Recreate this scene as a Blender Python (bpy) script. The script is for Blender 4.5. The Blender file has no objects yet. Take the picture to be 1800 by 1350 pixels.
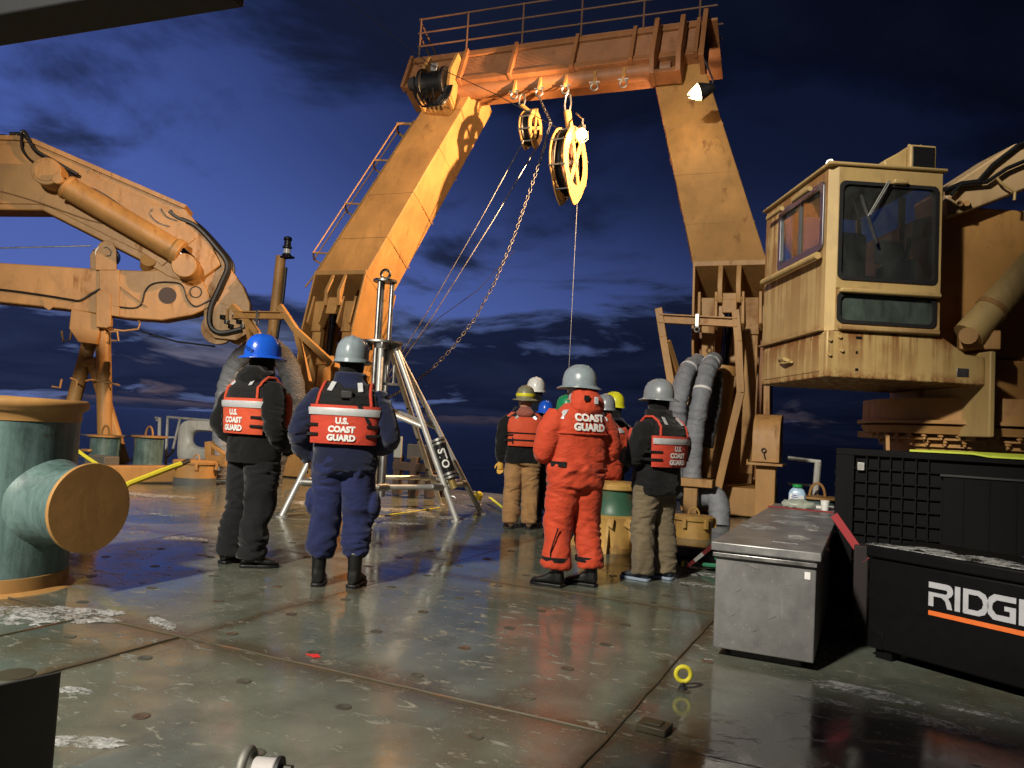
import bpy, bmesh, math, random
from mathutils import Vector as V, Matrix as M, noise as NZ
S = bpy.context.scene; COL = S.collection; rad = math.radians; PI = math.pi
random.seed(7)
# ------------------------------------------------------------------ camera (ship axes: +Y aft, +X right, Z up)
EYE = V((0, 0, 1.25)); FPX = 1352.0; YAW = rad(25); PITCH = rad(3.26); ROLL = math.atan(.054)
f0 = V((-math.sin(YAW), math.cos(YAW), 0)); r0 = f0.cross(V((0, 0, 1)))
CF = f0*math.cos(PITCH) + V((0, 0, 1))*math.sin(PITCH); u0 = r0.cross(CF)
CR = r0*math.cos(ROLL) + u0*math.sin(ROLL); CU = -r0*math.sin(ROLL) + u0*math.cos(ROLL)
cam = bpy.data.cameras.new('camera'); camo = bpy.data.objects.new('camera', cam); COL.objects.link(camo)
cam.sensor_width = 36; cam.lens = 36*FPX/1800; cam.clip_start = .05; cam.clip_end = 60000
camo.matrix_world = M(((CR.x, CU.x, -CF.x, 0), (CR.y, CU.y, -CF.y, 0), (CR.z, CU.z, -CF.z, EYE.z), (0, 0, 0, 1)))
S.camera = camo
# sight lines used only to read real positions off the photograph's perspective
def ray(px, py): return CR*((px-900)/FPX) - CU*((py-675)/FPX) + CF
def G(px, py, z=0.0): d = ray(px, py); return EYE + d*((z-EYE.z)/d.z)
def AY(px, py, Y): d = ray(px, py); return EYE + d*(Y/d.y)
def AX(px, py, X): d = ray(px, py); return EYE + d*(X/d.x)
def AD(px, py, D): return EYE + ray(px, py)*D
def PL(px, py, p0, n): d = ray(px, py); return EYE + d*((V(p0)-EYE).dot(n)/d.dot(n))
S.render.resolution_x = 1024; S.render.resolution_y = 768
S.view_settings.view_transform = 'Standard'; S.view_settings.look = 'None'; S.view_settings.exposure = 0.0; S.view_settings.gamma = 1
# ------------------------------------------------------------------ node helpers
def nn(nt, typ, **kw):
    n = nt.nodes.new(typ)
    for k, v in kw.items():
        if k == 'ins':
            for a, b in v.items(): n.inputs[a].default_value = b
        else: setattr(n, k, v)
    return n
def ramp(nt, src, stops, interp='LINEAR'):
    r = nt.nodes.new('ShaderNodeValToRGB'); cr = r.color_ramp; cr.interpolation = interp
    while len(cr.elements) < len(stops): cr.elements.new(.5)
    for e, (p, c) in zip(cr.elements, stops):
        e.position = p; e.color = (c, c, c, 1) if isinstance(c, (int, float)) else (*c, 1)
    nt.links.new(src, r.inputs[0]); return r.outputs[0]
def mathn(nt, op, a, b=None, c=None, clamp=False):
    n = nt.nodes.new('ShaderNodeMath'); n.operation = op; n.use_clamp = clamp
    for i, x in enumerate((a, b, c)):
        if x is None: continue
        if isinstance(x, (int, float)): n.inputs[i].default_value = x
        else: nt.links.new(x, n.inputs[i])
    return n.outputs[0]
def mixc(nt, fac, a, b, mode='MIX'):
    n = nt.nodes.new('ShaderNodeMix'); n.data_type = 'RGBA'; n.blend_type = mode
    for s, x in (('Factor', fac), ('A', a), ('B', b)):
        i = [q for q in n.inputs if q.name == s and q.type == ('VALUE' if s == 'Factor' else 'RGBA')][0]
        if isinstance(x, (int, float)): i.default_value = x
        elif isinstance(x, (tuple, list)): i.default_value = (*x[:3], 1)
        else: nt.links.new(x, i)
    return [o for o in n.outputs if o.type == 'RGBA'][0]
def noise(nt, vec, scale, detail=4, rough=.55, dist=0, sc=None):
    if sc is not None:
        mp = nn(nt, 'ShaderNodeMapping'); mp.inputs['Scale'].default_value = sc; nt.links.new(vec, mp.inputs[0]); vec = mp.outputs[0]
    n = nn(nt, 'ShaderNodeTexNoise', ins={'Scale': scale, 'Detail': detail, 'Roughness': rough, 'Distortion': dist})
    nt.links.new(vec, n.inputs['Vector']); return n.outputs['Fac']
# ------------------------------------------------------------------ world: twilight sky with broken cloud
W = bpy.data.worlds.new('World'); S.world = W; W.use_nodes = True; nt = W.node_tree; nt.nodes.clear()
tc = nn(nt, 'ShaderNodeTexCoord'); D3 = tc.outputs['Generated']
sep = nn(nt, 'ShaderNodeSeparateXYZ'); nt.links.new(D3, sep.inputs[0])
sky = nn(nt, 'ShaderNodeTexSky', sky_type='NISHITA', sun_disc=False, sun_elevation=rad(-4), sun_rotation=rad(-75), altitude=0, air_density=1.6, dust_density=.6, ozone_density=3.0)
dz = mathn(nt, 'MAXIMUM', sep.outputs[2], 0.0)
base = ramp(nt, dz, [(0, (.10, .145, .36)), (.12, (.082, .132, .42)), (.32, (.058, .098, .345)), (.55, (.03, .05, .19)), (1, (.010, .015, .06))])
dt = nn(nt, 'ShaderNodeVectorMath', operation='DOT_PRODUCT'); nt.links.new(D3, dt.inputs[0]); dt.inputs[1].default_value = (-.97, .24, 0)
azf = mathn(nt, 'MULTIPLY_ADD', dt.outputs['Value'], .5, .5)
azlo = ramp(nt, azf, [(0, .06), (.55, .10), (.7, .36), (.81, .75), (.9, .95), (1, 1.0)]); azhi = ramp(nt, azf, [(0, .05), (.55, .06), (.7, .09), (.80, .2), (.88, .55), (.94, .95), (1, 1.08)])
az = mixc(nt, ramp(nt, dz, [(.13, 0), (.34, 1)], 'EASE'), azlo, azhi)
base = mixc(nt, 1, base, az, 'MULTIPLY')
base = mixc(nt, .12, base, sky.outputs[0], 'ADD')
den = mathn(nt, 'ADD', dz, .125)
cv = nn(nt, 'ShaderNodeCombineXYZ'); nt.links.new(mathn(nt, 'DIVIDE', sep.outputs[0], den), cv.inputs[0]); nt.links.new(mathn(nt, 'DIVIDE', sep.outputs[1], den), cv.inputs[1]); cv.inputs[2].default_value = 3.3
n1 = noise(nt, cv.outputs[0], 1.15, 8, .58, .35)
n2 = noise(nt, cv.outputs[0], .3, 4, .5, .2)
nmix = mathn(nt, 'ADD', mathn(nt, 'MULTIPLY', n1, .72), mathn(nt, 'MULTIPLY', n2, .35))
low = ramp(nt, dz, [(0, .60), (.07, .585), (.125, .53), (.17, .44), (.27, .42), (.40, .50), (.7, .55), (1, .55)])
cov = mathn(nt, 'ADD', mathn(nt, 'SUBTRACT', low, .5), ramp(nt, azf, [(0, .09), (.6, .08), (.8, .05), (.9, 0), (1, -.02)]))
cm = ramp(nt, mathn(nt, 'ADD', nmix, cov), [(.49, 0), (.60, 1)], 'EASE')
ccol = mixc(nt, ramp(nt, n1, [(.35, 0), (.7, 1)]), (.003, .0055, .020), (.015, .022, .056))
ccol = mixc(nt, 1, ccol, ramp(nt, azf, [(0, .14), (.55, .22), (.8, .6), (1, 1.0)]), 'MULTIPLY')
skyc = mixc(nt, mathn(nt, 'MULTIPLY', cm, .95), base, ccol)
edge = mathn(nt, 'MULTIPLY', mathn(nt, 'MULTIPLY', mathn(nt, 'MULTIPLY', cm, mathn(nt, 'SUBTRACT', 1.0, cm)), 4.0), ramp(nt, dz, [(0, .5), (.1, .6), (.16, .2), (.24, 0)]))
skyc = mixc(nt, mathn(nt, 'MULTIPLY', edge, ramp(nt, azf, [(0, .05), (.6, .15), (.8, .6), (1, .9)])), skyc, (.085, .115, .22))
# thin pale breaks low over the horizon
br = ramp(nt, noise(nt, cv.outputs[0], .9, 6, .55, .5, (1, .55, 1)), [(.56, 0), (.66, 1)])
br = mathn(nt, 'MULTIPLY', br, ramp(nt, mathn(nt, 'MULTIPLY_ADD', dt.outputs['Value'], .5, .5), [(0, .1), (.6, .18), (.78, .5), (.95, 1)]))
br = mathn(nt, 'MULTIPLY', br, ramp(nt, dz, [(0, 0), (.02, .55), (.07, .6), (.13, .15), (.17, 0)]))
skyc = mixc(nt, br, skyc, ramp(nt, dz, [(0, (.24, .15, .14)), (.05, (.20, .17, .22)), (.1, (.16, .2, .33))]))
bg = nn(nt, 'ShaderNodeBackground', ins={'Strength': 1.0}); nt.links.new(skyc, bg.inputs[0])
wo = nn(nt, 'ShaderNodeOutputWorld'); nt.links.new(bg.outputs[0], wo.inputs[0])
# ------------------------------------------------------------------ mesh helpers
class MB:
    def __init__(s): s.v = []; s.f = []
    def add(s, vs, fs):
        k = len(s.v); s.v += [V(p) for p in vs]; s.f += [tuple(i+k for i in f) for f in fs]; return s
    def hexa(s, p): return s.add(p, [(3, 2, 1, 0), (4, 5, 6, 7), (0, 1, 5, 4), (1, 2, 6, 5), (2, 3, 7, 6), (3, 0, 4, 7)])
    def box(s, c, sz, R=None):
        c = V(c); h = [x/2 for x in sz]; p = []
        for dzz in (-1, 1):
            for a, b in ((-1, -1), (1, -1), (1, 1), (-1, 1)):
                q = V((a*h[0], b*h[1], dzz*h[2])); p.append(c + (R @ q if R else q))
        return s.hexa(p)
    def bar(s, a, b, w, h, up=(0, 0, 1)):
        a = V(a); b = V(b); d = (b-a).normalized(); x = d.cross(V(up))
        if x.length < 1e-4: x = d.cross(V((0, 1, 0)))
        x.normalize(); y = x.cross(d); p = []
        for e in (a, b):
            for i, j in ((-1, -1), (1, -1), (1, 1), (-1, 1)): p.append(e + x*(i*w/2) + y*(j*h/2))
        return s.hexa(p)
    def prism(s, poly, off):
        n = len(poly); off = V(off); a = [V(p) for p in poly]
        return s.add(a + [p+off for p in a], [tuple(range(n))[::-1], tuple(range(n, 2*n))] + [(i, (i+1) % n, n+(i+1) % n, n+i) for i in range(n)])
    def rings(s, rs, cap=True, closed=False):
        n = len(rs[0]); vs = [p for r in rs for p in r]; fs = []; m = len(rs)
        for k in range(m if closed else m-1):
            k2 = (k+1) % m
            for i in range(n): fs.append((k*n+i, k*n+(i+1) % n, k2*n+(i+1) % n, k2*n+i))
        if cap and not closed: fs += [tuple(range(n))[::-1], tuple(range((m-1)*n, m*n))]
        return s.add(vs, fs)
    def tube(s, pts, r, n=8, closed=False, cap=True):
        pts = [V(p) for p in pts]; m = len(pts); rs = []; prev = None
        for k, p in enumerate(pts):
            if closed: t = pts[(k+1) % m]-pts[k-1]
            else: t = pts[min(k+1, m-1)]-pts[max(k-1, 0)]
            t.normalize()
            if prev is None: x = t.orthogonal().normalized()
            else:
                x = prev - t*prev.dot(t)
                x = x.normalized() if x.length > 1e-6 else t.orthogonal().normalized()
            prev = x; y = t.cross(x); rr = r[k] if isinstance(r, (list, tuple)) else r
            rs.append([p + x*(rr*math.cos(2*PI*i/n)) + y*(rr*math.sin(2*PI*i/n)) for i in range(n)])
        return s.rings(rs, cap, closed)
    def cyl(s, a, b, r, r2=None, n=20): return s.tube([a, b], [r, r if r2 is None else r2], n)
    def lathe(s, prof, c, axis=(0, 0, 1), n=28, sc=(1, 1), cap=True):
        ax = V(axis).normalized(); x = ax.orthogonal().normalized() if abs(ax.z) < .99 else V((1, 0, 0)); y = ax.cross(x); c = V(c)
        return s.rings([[c + ax*z + x*(r*sc[0]*math.cos(2*PI*i/n)) + y*(r*sc[1]*math.sin(2*PI*i/n)) for i in range(n)] for r, z in prof], cap)
    def ball(s, c, r, n=12, m=8):
        r = r if isinstance(r, (tuple, list)) else (r, r, r); c = V(c)
        return s.rings([[c + V((r[0]*math.sin(PI*max(j, .02)/m if j < m else PI*.996)*math.cos(2*PI*i/n), r[1]*math.sin(PI*max(j, .02)/m if j < m else PI*.996)*math.sin(2*PI*i/n), -r[2]*math.cos(PI*j/m))) for i in range(n)] for j in range(m+1)])
    def torus(s, c, nrm, R, r, n=20, m=8, a0=0, a1=None, xdir=None):
        nrm = V(nrm).normalized(); x = V(xdir).normalized() if xdir else nrm.orthogonal().normalized(); y = nrm.cross(x); c = V(c)
        full = a1 is None; a1 = 2*PI if full else a1
        pts = [c + x*(R*math.cos(a0+(a1-a0)*k/n)) + y*(R*math.sin(a0+(a1-a0)*k/n)) for k in range(n if full else n+1)]
        return s.tube(pts, r, m, closed=full)
    def mesh(s, name):
        me = bpy.data.meshes.new(name); me.from_pydata([tuple(p) for p in s.v], [], s.f); me.validate(); me.update()
        bm = bmesh.new(); bm.from_mesh(me); bmesh.ops.recalc_face_normals(bm, faces=bm.faces); bm.to_mesh(me); bm.free(); return me
    def build(s, name, mat, parent=None, bevel=0, smooth=True, local=False, ang=38):
        return link(name, s.mesh(name), mat, parent, bevel, smooth, local, ang)
def link(name, me, mat, parent=None, bevel=0, smooth=True, local=False, ang=38):
    o = bpy.data.objects.new(name, me); COL.objects.link(o)
    if mat is not None and not me.materials: me.materials.append(mat)
    if smooth:
        for p in me.polygons: p.use_smooth = True
        try: me.set_sharp_from_angle(angle=rad(ang))
        except Exception: pass
    if bevel:
        b = o.modifiers.new('bevel', 'BEVEL'); b.width = bevel; b.segments = 2; b.limit_method = 'ANGLE'; b.angle_limit = rad(40)
    if parent is not None:
        o.parent = parent
        if not local:
            o.matrix_parent_inverse = wmat(parent).inverted()
    return o
def wmat(o):
    m = M.LocRotScale(o.location, o.rotation_euler, o.scale)
    return (wmat(o.parent) @ o.matrix_parent_inverse @ m) if o.parent else m
def tag(o, label, cat, group=None):
    o['label'] = label; o['category'] = cat
    if group: o['group'] = group
    return o
def thing(name, loc, label, cat, group=None, rz=0):
    o = bpy.data.objects.new(name, None); COL.objects.link(o); o.location = loc; o.rotation_euler = (0, 0, rz); o.empty_display_size = .2
    return tag(o, label, cat, group)
def rrect(w, h, r, n=6):
    out = []
    for cx, cy, a in ((w/2-r, h/2-r, 0), (-w/2+r, h/2-r, 90), (-w/2+r, -h/2+r, 180), (w/2-r, -h/2+r, 270)):
        out += [(cx + r*math.cos(rad(a+90*k/n)), cy + r*math.sin(rad(a+90*k/n))) for k in range(n+1)]
    return out
def text_mesh(txt, size, bold=.0, spacing=1.0, shear=0):
    cu = bpy.data.curves.new('t', 'FONT'); cu.body = txt; cu.size = size; cu.align_x = 'CENTER'; cu.align_y = 'CENTER'; cu.offset = bold; cu.space_character = spacing; cu.shear = shear; cu.resolution_u = 3
    o = bpy.data.objects.new('t', cu); COL.objects.link(o)
    dg = bpy.context.evaluated_depsgraph_get(); me = bpy.data.meshes.new_from_object(o.evaluated_get(dg))
    bpy.data.objects.remove(o); bpy.data.curves.remove(cu); return me
def remesh(mb, vox, smooth=4, disp=None, name='m'):
    me = mb.mesh(name); o = bpy.data.objects.new('tmp', me); COL.objects.link(o)
    m = o.modifiers.new('r', 'REMESH'); m.mode = 'VOXEL'; m.voxel_size = vox; m.adaptivity = 0
    if smooth: k = o.modifiers.new('s', 'SMOOTH'); k.factor = .5; k.iterations = smooth
    dg = bpy.context.evaluated_depsgraph_get(); out = bpy.data.meshes.new_from_object(o.evaluated_get(dg))
    bpy.data.objects.remove(o); bpy.data.meshes.remove(me); out.name = name
    if disp:
        ns = [v.normal.copy() for v in out.vertices]
        for v, nrm in zip(out.vertices, ns): v.co += nrm*disp(v.co, nrm)
        out.update()
    return out
# ------------------------------------------------------------------ materials
def newmat(name):
    m = bpy.data.materials.new(name); m.use_nodes = True; t = m.node_tree; t.nodes.clear()
    b = nn(t, 'ShaderNodeBsdfPrincipled'); o = nn(t, 'ShaderNodeOutputMaterial'); t.links.new(b.outputs[0], o.inputs[0])
    g = nn(t, 'ShaderNodeNewGeometry'); return m, t, b, g.outputs['Position']
def bump(t, b, h, strength=.2, dist=.02):
    n = nn(t, 'ShaderNodeBump', ins={'Strength': strength, 'Distance': dist}); t.links.new(h, n.inputs['Height']); t.links.new(n.outputs[0], b.inputs['Normal'])
def paint(name, col, rough=.42, var=.35, rust=.0, rustcol=(.16, .055, .018), bmp=.12, scale=1.0, spec=.5):
    m, t, b, P = newmat(name)
    big = noise(t, P, 1.1*scale, 5, .6); fine = noise(t, P, 14*scale, 4, .6)
    streak = noise(t, P, 5*scale, 4, .6, 0, (1, 1, .12))
    c = mixc(t, ramp(t, big, [(.3, 0), (.72, 1)]), [x*(1-var) for x in col], [min(1, x*(1+var*.35)) for x in col])
    c = mixc(t, mathn(t, 'MULTIPLY', ramp(t, streak, [(.45, 0), (.75, 1)]), var), c, [x*.55 for x in col])
    drt = mathn(t, 'MULTIPLY', ramp(t, noise(t, P, 3.1*scale, 7, .72, .8, (1, 1, .45)), [(.52, 0), (.74, 1)]), .55)
    c = mixc(t, drt, c, [x*.45+.01 for x in col])
    rr = mathn(t, 'MULTIPLY_ADD', fine, .25, rough-.12)
    if rust:
        rm = mathn(t, 'MULTIPLY', ramp(t, streak, [(.60-rust*.16, 0), (.70-rust*.12, 1)]), ramp(t, noise(t, P, 2.2*scale, 5, .7), [(.52-.1*rust, 0), (.66, 1)]))
        spots = ramp(t, noise(t, P, 9*scale, 6, .75), [(.66-.05*rust, 0), (.72, 1)])
        rm = mathn(t, 'MAXIMUM', rm, spots)
        c = mixc(t, mathn(t, 'MULTIPLY', rm, .85), c, rustcol); rr = mathn(t, 'MULTIPLY_ADD', rm, .3, rr)
    t.links.new(c, b.inputs['Base Color']); t.links.new(rr, b.inputs['Roughness']); b.inputs['Specular IOR Level'].default_value = spec
    bump(t, b, mathn(t, 'ADD', fine, mathn(t, 'MULTIPLY', big, 2)), bmp, .01); return m
def cloth(name, col, var=.25, rough=.92, sc=1.0, bmp=.5, fold=.5, sheen=.15, spec=.15):
    m, t, b, P = newmat(name)
    P = nn(t, 'ShaderNodeTexCoord').outputs['Object']
    f = noise(t, P, 9*sc, 3, .55, .8, (1, 1, 1.9)); g = noise(t, P, 130*sc, 2, .5); d = noise(t, P, 3, 4, .6)
    c = mixc(t, ramp(t, d, [(.35, 0), (.7, 1)]), [x*(1-var) for x in col], [x*(1+var*.5) for x in col])
    c = mixc(t, mathn(t, 'MULTIPLY', g, .25), c, [x*.6 for x in col])
    t.links.new(c, b.inputs['Base Color']); b.inputs['Roughness'].default_value = rough; b.inputs['Specular IOR Level'].default_value = spec
    b.inputs['Sheen Weight'].default_value = sheen; b.inputs['Sheen Roughness'].default_value = .5
    bump(t, b, mathn(t, 'ADD', mathn(t, 'MULTIPLY', f, fold*3), mathn(t, 'MULTIPLY', g, .12)), bmp*1.5, .014); return m
def metal(name, col=(.55, .55, .53), rough=.33, var=.3, met=1.0, sc=1.0):
    m, t, b, P = newmat(name)
    n = noise(t, P, 7*sc, 6, .65); f = noise(t, P, 60*sc, 3, .6)
    t.links.new(mixc(t, ramp(t, n, [(.3, 0), (.7, 1)]), [x*(1-var) for x in col], col), b.inputs['Base Color'])
    t.links.new(mathn(t, 'MULTIPLY_ADD', n, .35, rough-.15), b.inputs['Roughness']); b.inputs['Metallic'].default_value = met
    bump(t, b, f, .08, .003); return m
def plain(name, col, rough=.5, met=0, spec=.5, em=None):
    m, t, b, P = newmat(name); n = noise(t, P, 20, 4, .6)
    t.links.new(mixc(t, n, [x*.8 for x in col], [min(1, x*1.15) for x in col]), b.inputs['Base Color'])
    t.links.new(mathn(t, 'MULTIPLY_ADD', n, .2, rough-.1), b.inputs['Roughness']); b.inputs['Metallic'].default_value = met; b.inputs['Specular IOR Level'].default_value = spec
    if em: b.inputs['Emission Color'].default_value = (*em[0], 1); b.inputs['Emission Strength'].default_value = em[1]
    return m
BUFF = (.47, .248, .078)
buff = paint('buff_paint', BUFF, .5, .28, .35)
buffc = paint('buff_paint_clean', BUFF, .56, .34, .22)
buffw = paint('buff_paint_worn', (.47, .26, .085), .5, .35, 1.0)
cream = paint('cab_paint', (.52, .37, .165), .5, .25, .45)
creamr = paint('cab_paint_rusty', (.50, .345, .145), .55, .3, 2.2, rustcol=(.20, .075, .02))
flake = paint('flaking_yellow_paint', (.55, .33, .085), .55, .35, 1.3, rustcol=(.13, .06, .03))
beamp = paint('beam_paint', (.30, .125, .048), .55, .3, .4)
def wornpaint(name, col):
    m, t, b, P = newmat(name)
    st = noise(t, P, 16, 5, .65, .2, (1, 1, .09)); big = noise(t, P, 2.4, 6, .65, .5); fine = noise(t, P, 45, 5, .7); mid = noise(t, P, 8, 6, .7, .3)
    c = mixc(t, ramp(t, mathn(t, 'ADD', mathn(t, 'MULTIPLY', st, .5), mathn(t, 'MULTIPLY', big, .5)), [(.36, 0), (.62, 1)]), [x*.5 for x in col], [x*1.35+.02 for x in col])
    c = mixc(t, mathn(t, 'MULTIPLY', ramp(t, mid, [(.56, 0), (.7, 1)]), .5), c, [x*.35 for x in col])
    c = mixc(t, ramp(t, mathn(t, 'ADD', mathn(t, 'MULTIPLY', mid, .6), mathn(t, 'MULTIPLY', fine, .4)), [(.635, 0), (.655, 1)]), c, (.07, .035, .018))
    t.links.new(c, b.inputs['Base Color']); t.links.new(mathn(t, 'MULTIPLY_ADD', big, .35, .2), b.inputs['Roughness'])
    bump(t, b, mathn(t, 'ADD', mathn(t, 'MULTIPLY', st, .6), mathn(t, 'MULTIPLY', mid, .8)), .35, .012); return m
green = wornpaint('bollard_green', (.095, .162, .158))
greenw = paint('worn_green', (.05, .15, .09), .45, .5, .9)
white = paint('white_paint', (.62, .62, .58), .45, .25, .5)
greyp = paint('grey_paint', (.10, .11, .11), .5, .3, .0)
blackp = plain('black_paint', (.006, .006, .007), .45)
rubber = plain('black_rubber', (.012, .012, .013), .6)
hose = plain('black_hose', (.010, .010, .011), .42)
chrome = plain('chrome_rod', (.35, .36, .40), .12, 1.0)
steel = metal('stainless_steel', (.55, .55, .54), .34, .35)
steelw = metal('weathered_steel', (.36, .35, .33), .42, .5)
galv = metal('galvanised_steel', (.50, .50, .48), .4, .35)
wrap = cloth('grey_hose_wrap', (.26, .275, .31), .25, .6, .8, .55, .6, 0, .4)
wrapd = cloth('quilted_grey_wrap', (.12, .12, .125), .3, .7, 2.2, .9, .9, 0, .35)
snowm = plain('snow_white', (.58, .60, .62), .75)
def lacy(name):
    m, t, b, P = newmat(name); b.inputs['Base Color'].default_value = (.46, .47, .47, 1); b.inputs['Roughness'].default_value = .6
    a = ramp(t, mathn(t, 'ADD', mathn(t, 'MULTIPLY', noise(t, P, 26, 6, .7, .6, (1, 1.6, 1)), .6), mathn(t, 'MULTIPLY', noise(t, P, 7, 4, .6, .5), .4)), [(.43, 0), (.60, .95)]); t.links.new(a, b.inputs['Alpha']); return m
slush = lacy('slush')
yel = plain('yellow_strap', (.62, .55, .03), .6)
hiviz = plain('lime_strap', (.55, .65, .06), .6)
redstrap = plain('red_strap', (.26, .02, .025), .8)
wood = paint('weathered_wood', (.085, .05, .035), .8, .5, .2, bmp=.5, scale=3)
ivory = plain('lettering_white', (.74, .74, .72), .55)
silver = plain('logo_silver', (.42, .43, .46), .5)
refl = plain('reflective_tape', (.62, .64, .66), .35, .25)
orangem = plain('orange_stripe', (.75, .16, .03), .5)
def glassm(name, tint=(.55, .6, .58), r=.03, dust_sheen=.0, dcol=(.4, .45, .42)):
    m = bpy.data.materials.new(name); m.use_nodes = True; t = m.node_tree; t.nodes.clear()
    a = nn(t, 'ShaderNodeBsdfTransparent'); a.inputs[0].default_value = (*tint, 1); g = nn(t, 'ShaderNodeBsdfGlossy', ins={'Roughness': r})
    fr = nn(t, 'ShaderNodeFresnel', ins={'IOR': 1.5}); mx = nn(t, 'ShaderNodeMixShader'); o = nn(t, 'ShaderNodeOutputMaterial')
    f = mathn(t, 'MULTIPLY_ADD', fr.outputs[0], 1.0, .03, True)
    t.links.new(f, mx.inputs[0]); t.links.new(a.outputs[0], mx.inputs[1]); t.links.new(g.outputs[0], mx.inputs[2]); 
    df = nn(t, 'ShaderNodeBsdfDiffuse'); df.inputs[0].default_value = (*dcol, 1); m2 = nn(t, 'ShaderNodeMixShader'); g_ = nn(t, 'ShaderNodeNewGeometry')
    t.links.new(mathn(t, 'MULTIPLY', ramp(t, noise(t, g_.outputs['Position'], 6, 5, .65, .5, (1, 1, .5)), [(.3, .3), (.7, 1.6)]), dust_sheen), m2.inputs[0]); t.links.new(mx.outputs[0], m2.inputs[1]); t.links.new(df.outputs[0], m2.inputs[2]); t.links.new(m2.outputs[0], o.inputs[0]); return m
glass = glassm('window_glass', (.82, .86, .84), .03, .05)
glassd = glassm('dusty_sheen_glass', (.5, .6, .54), .08, .16, (.30, .40, .34))  # green diffuse veil holds dust and the pane's painted-in reflection
# ------------------------------------------------------------------ the ship's own deck floodlights (fixtures are built further down)
FLOODS = [((-3.8, -6.5, 8.6), (-4.7, 8.0, 1.5), 13200, (1.0, .92, .78), 96, .42)]
for i, (p, tgt, pw, c, ang, rr) in enumerate(FLOODS):
    L = bpy.data.lights.new('flood_light', 'SPOT'); L.energy = pw; L.color = c; L.spot_size = rad(ang); L.spot_blend = .55; L.shadow_soft_size = rr
    o = bpy.data.objects.new('flood_light', L); COL.objects.link(o); o.location = p
    o.rotation_euler = (V(tgt)-V(p)).to_track_quat('-Z', 'Y').to_euler()
# ------------------------------------------------------------------ sea and deck
def seamat():
    m, t, b, P = newmat('sea_water')
    w1 = noise(t, P, .11, 8, .66, .5, (1, 1.5, 1)); w2 = noise(t, P, .8, 5, .65)
    b.inputs['Base Color'].default_value = (.002, .006, .02, 1); b.inputs['Roughness'].default_value = .24; b.inputs['IOR'].default_value = 1.33
    bump(t, b, mathn(t, 'ADD', mathn(t, 'MULTIPLY', w1, 1.0), mathn(t, 'MULTIPLY', w2, .25)), 1.0, 2.6); return m
sm = MB(); sm.add([(-30000, -30000, -4.6), (30000, -30000, -4.6), (30000, 30000, -4.6), (-30000, 30000, -4.6)], [(0, 1, 2, 3)])
so = sm.build('sea', seamat()); so['kind'] = 'structure'
SX = -.94; SY = 3.18      # weld seams read from the photograph
def deckmat():
    m, t, b, P = newmat('wet_deck_paint')
    big = noise(t, P, .55, 6, .6, .4); mid = noise(t, P, 2.6, 6, .62, .3); fine = noise(t, P, 17, 5, .65)
    sp = nn(t, 'ShaderNodeSeparateXYZ'); t.links.new(P, sp.inputs[0])
    c = mixc(t, ramp(t, mid, [(.35, 0), (.65, 1)]), (.084, .094, .073), (.148, .158, .126))
    c = mixc(t, mathn(t, 'MULTIPLY', ramp(t, big, [(.5, 0), (.68, 1)]), .6), c, (.08, .115, .105))
    br = ramp(t, noise(t, P, 1.2, 6, .65, .6), [(.52, 0), (.68, 1)])
    c = mixc(t, mathn(t, 'MULTIPLY', br, .55), c, (.085, .06, .028))
    def near(ax, val, w):
        d = mathn(t, 'ABSOLUTE', mathn(t, 'SUBTRACT', mathn(t, 'ADD', sp.outputs[ax], mathn(t, 'MULTIPLY_ADD', mid, .3, -.15)), val)); return ramp(t, mathn(t, 'DIVIDE', d, w), [(0, 1), (1, 0)])
    st = mathn(t, 'MAXIMUM', near(0, SX, .10), mathn(t, 'MAXIMUM', near(1, SY, .22), mathn(t, 'MAXIMUM', near(0, -3.41, .1), near(1, 5.7, .16))))
    c = mixc(t, mathn(t, 'MULTIPLY', st, .75), c, (.06, .034, .014))
    scr = ramp(t, noise(t, P, 3.2, 7, .75, .3, (3.2, .35, 1)), [(.58, 0), (.68, 1)]); scr2 = ramp(t, noise(t, P, 4.1, 7, .75, .3, (.4, 3.0, 1)), [(.60, 0), (.68, 1)])
    c = mixc(t, mathn(t, 'MULTIPLY', scr, .35), c, (.045, .042, .03)); c = mixc(t, mathn(t, 'MULTIPLY', scr2, .35), c, (.16, .155, .13))
    # salt and slush specks
    sl = ramp(t, noise(t, P, 5.5, 8, .74, .9, (1, 1.9, 1)), [(.575, 0), (.64, 1)])
    zone = ramp(t, noise(t, P, .8, 3, .5), [(.34, .25), (.58, 1)])
    sl = mathn(t, 'MULTIPLY', sl, zone)
    speck = ramp(t, noise(t, P, 85, 3, .55), [(.665, 0), (.715, 1)])
    sl = mathn(t, 'MAXIMUM', mathn(t, 'MULTIPLY', sl, .8), mathn(t, 'MULTIPLY', speck, .6))
    c = mixc(t, sl, c, (.30, .30, .255))
    t.links.new(c, b.inputs['Base Color'])
    pud = ramp(t, mathn(t, 'ADD', mathn(t, 'MULTIPLY', big, .6), mathn(t, 'MULTIPLY', mid, .45)), [(.42, .24), (.58, .045)])
    r = mathn(t, 'ADD', pud, mathn(t, 'MULTIPLY', fine, .06)); r = mathn(t, 'MULTIPLY_ADD', sl, .5, r)
    t.links.new(r, b.inputs['Roughness']); b.inputs['Specular IOR Level'].default_value = .5
    bump(t, b, mathn(t, 'ADD', mathn(t, 'ADD', mathn(t, 'MULTIPLY', mid, .5), mathn(t, 'MULTIPLY', big, 1.2)), mathn(t, 'MULTIPLY_ADD', sl, .35, mathn(t, 'MULTIPLY', fine, .10))), .28, .012); return m
dkm = deckmat()
STERN = 13.15
DX0, DX1, DY0 = -17.0, 7.0, -10.0
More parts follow.
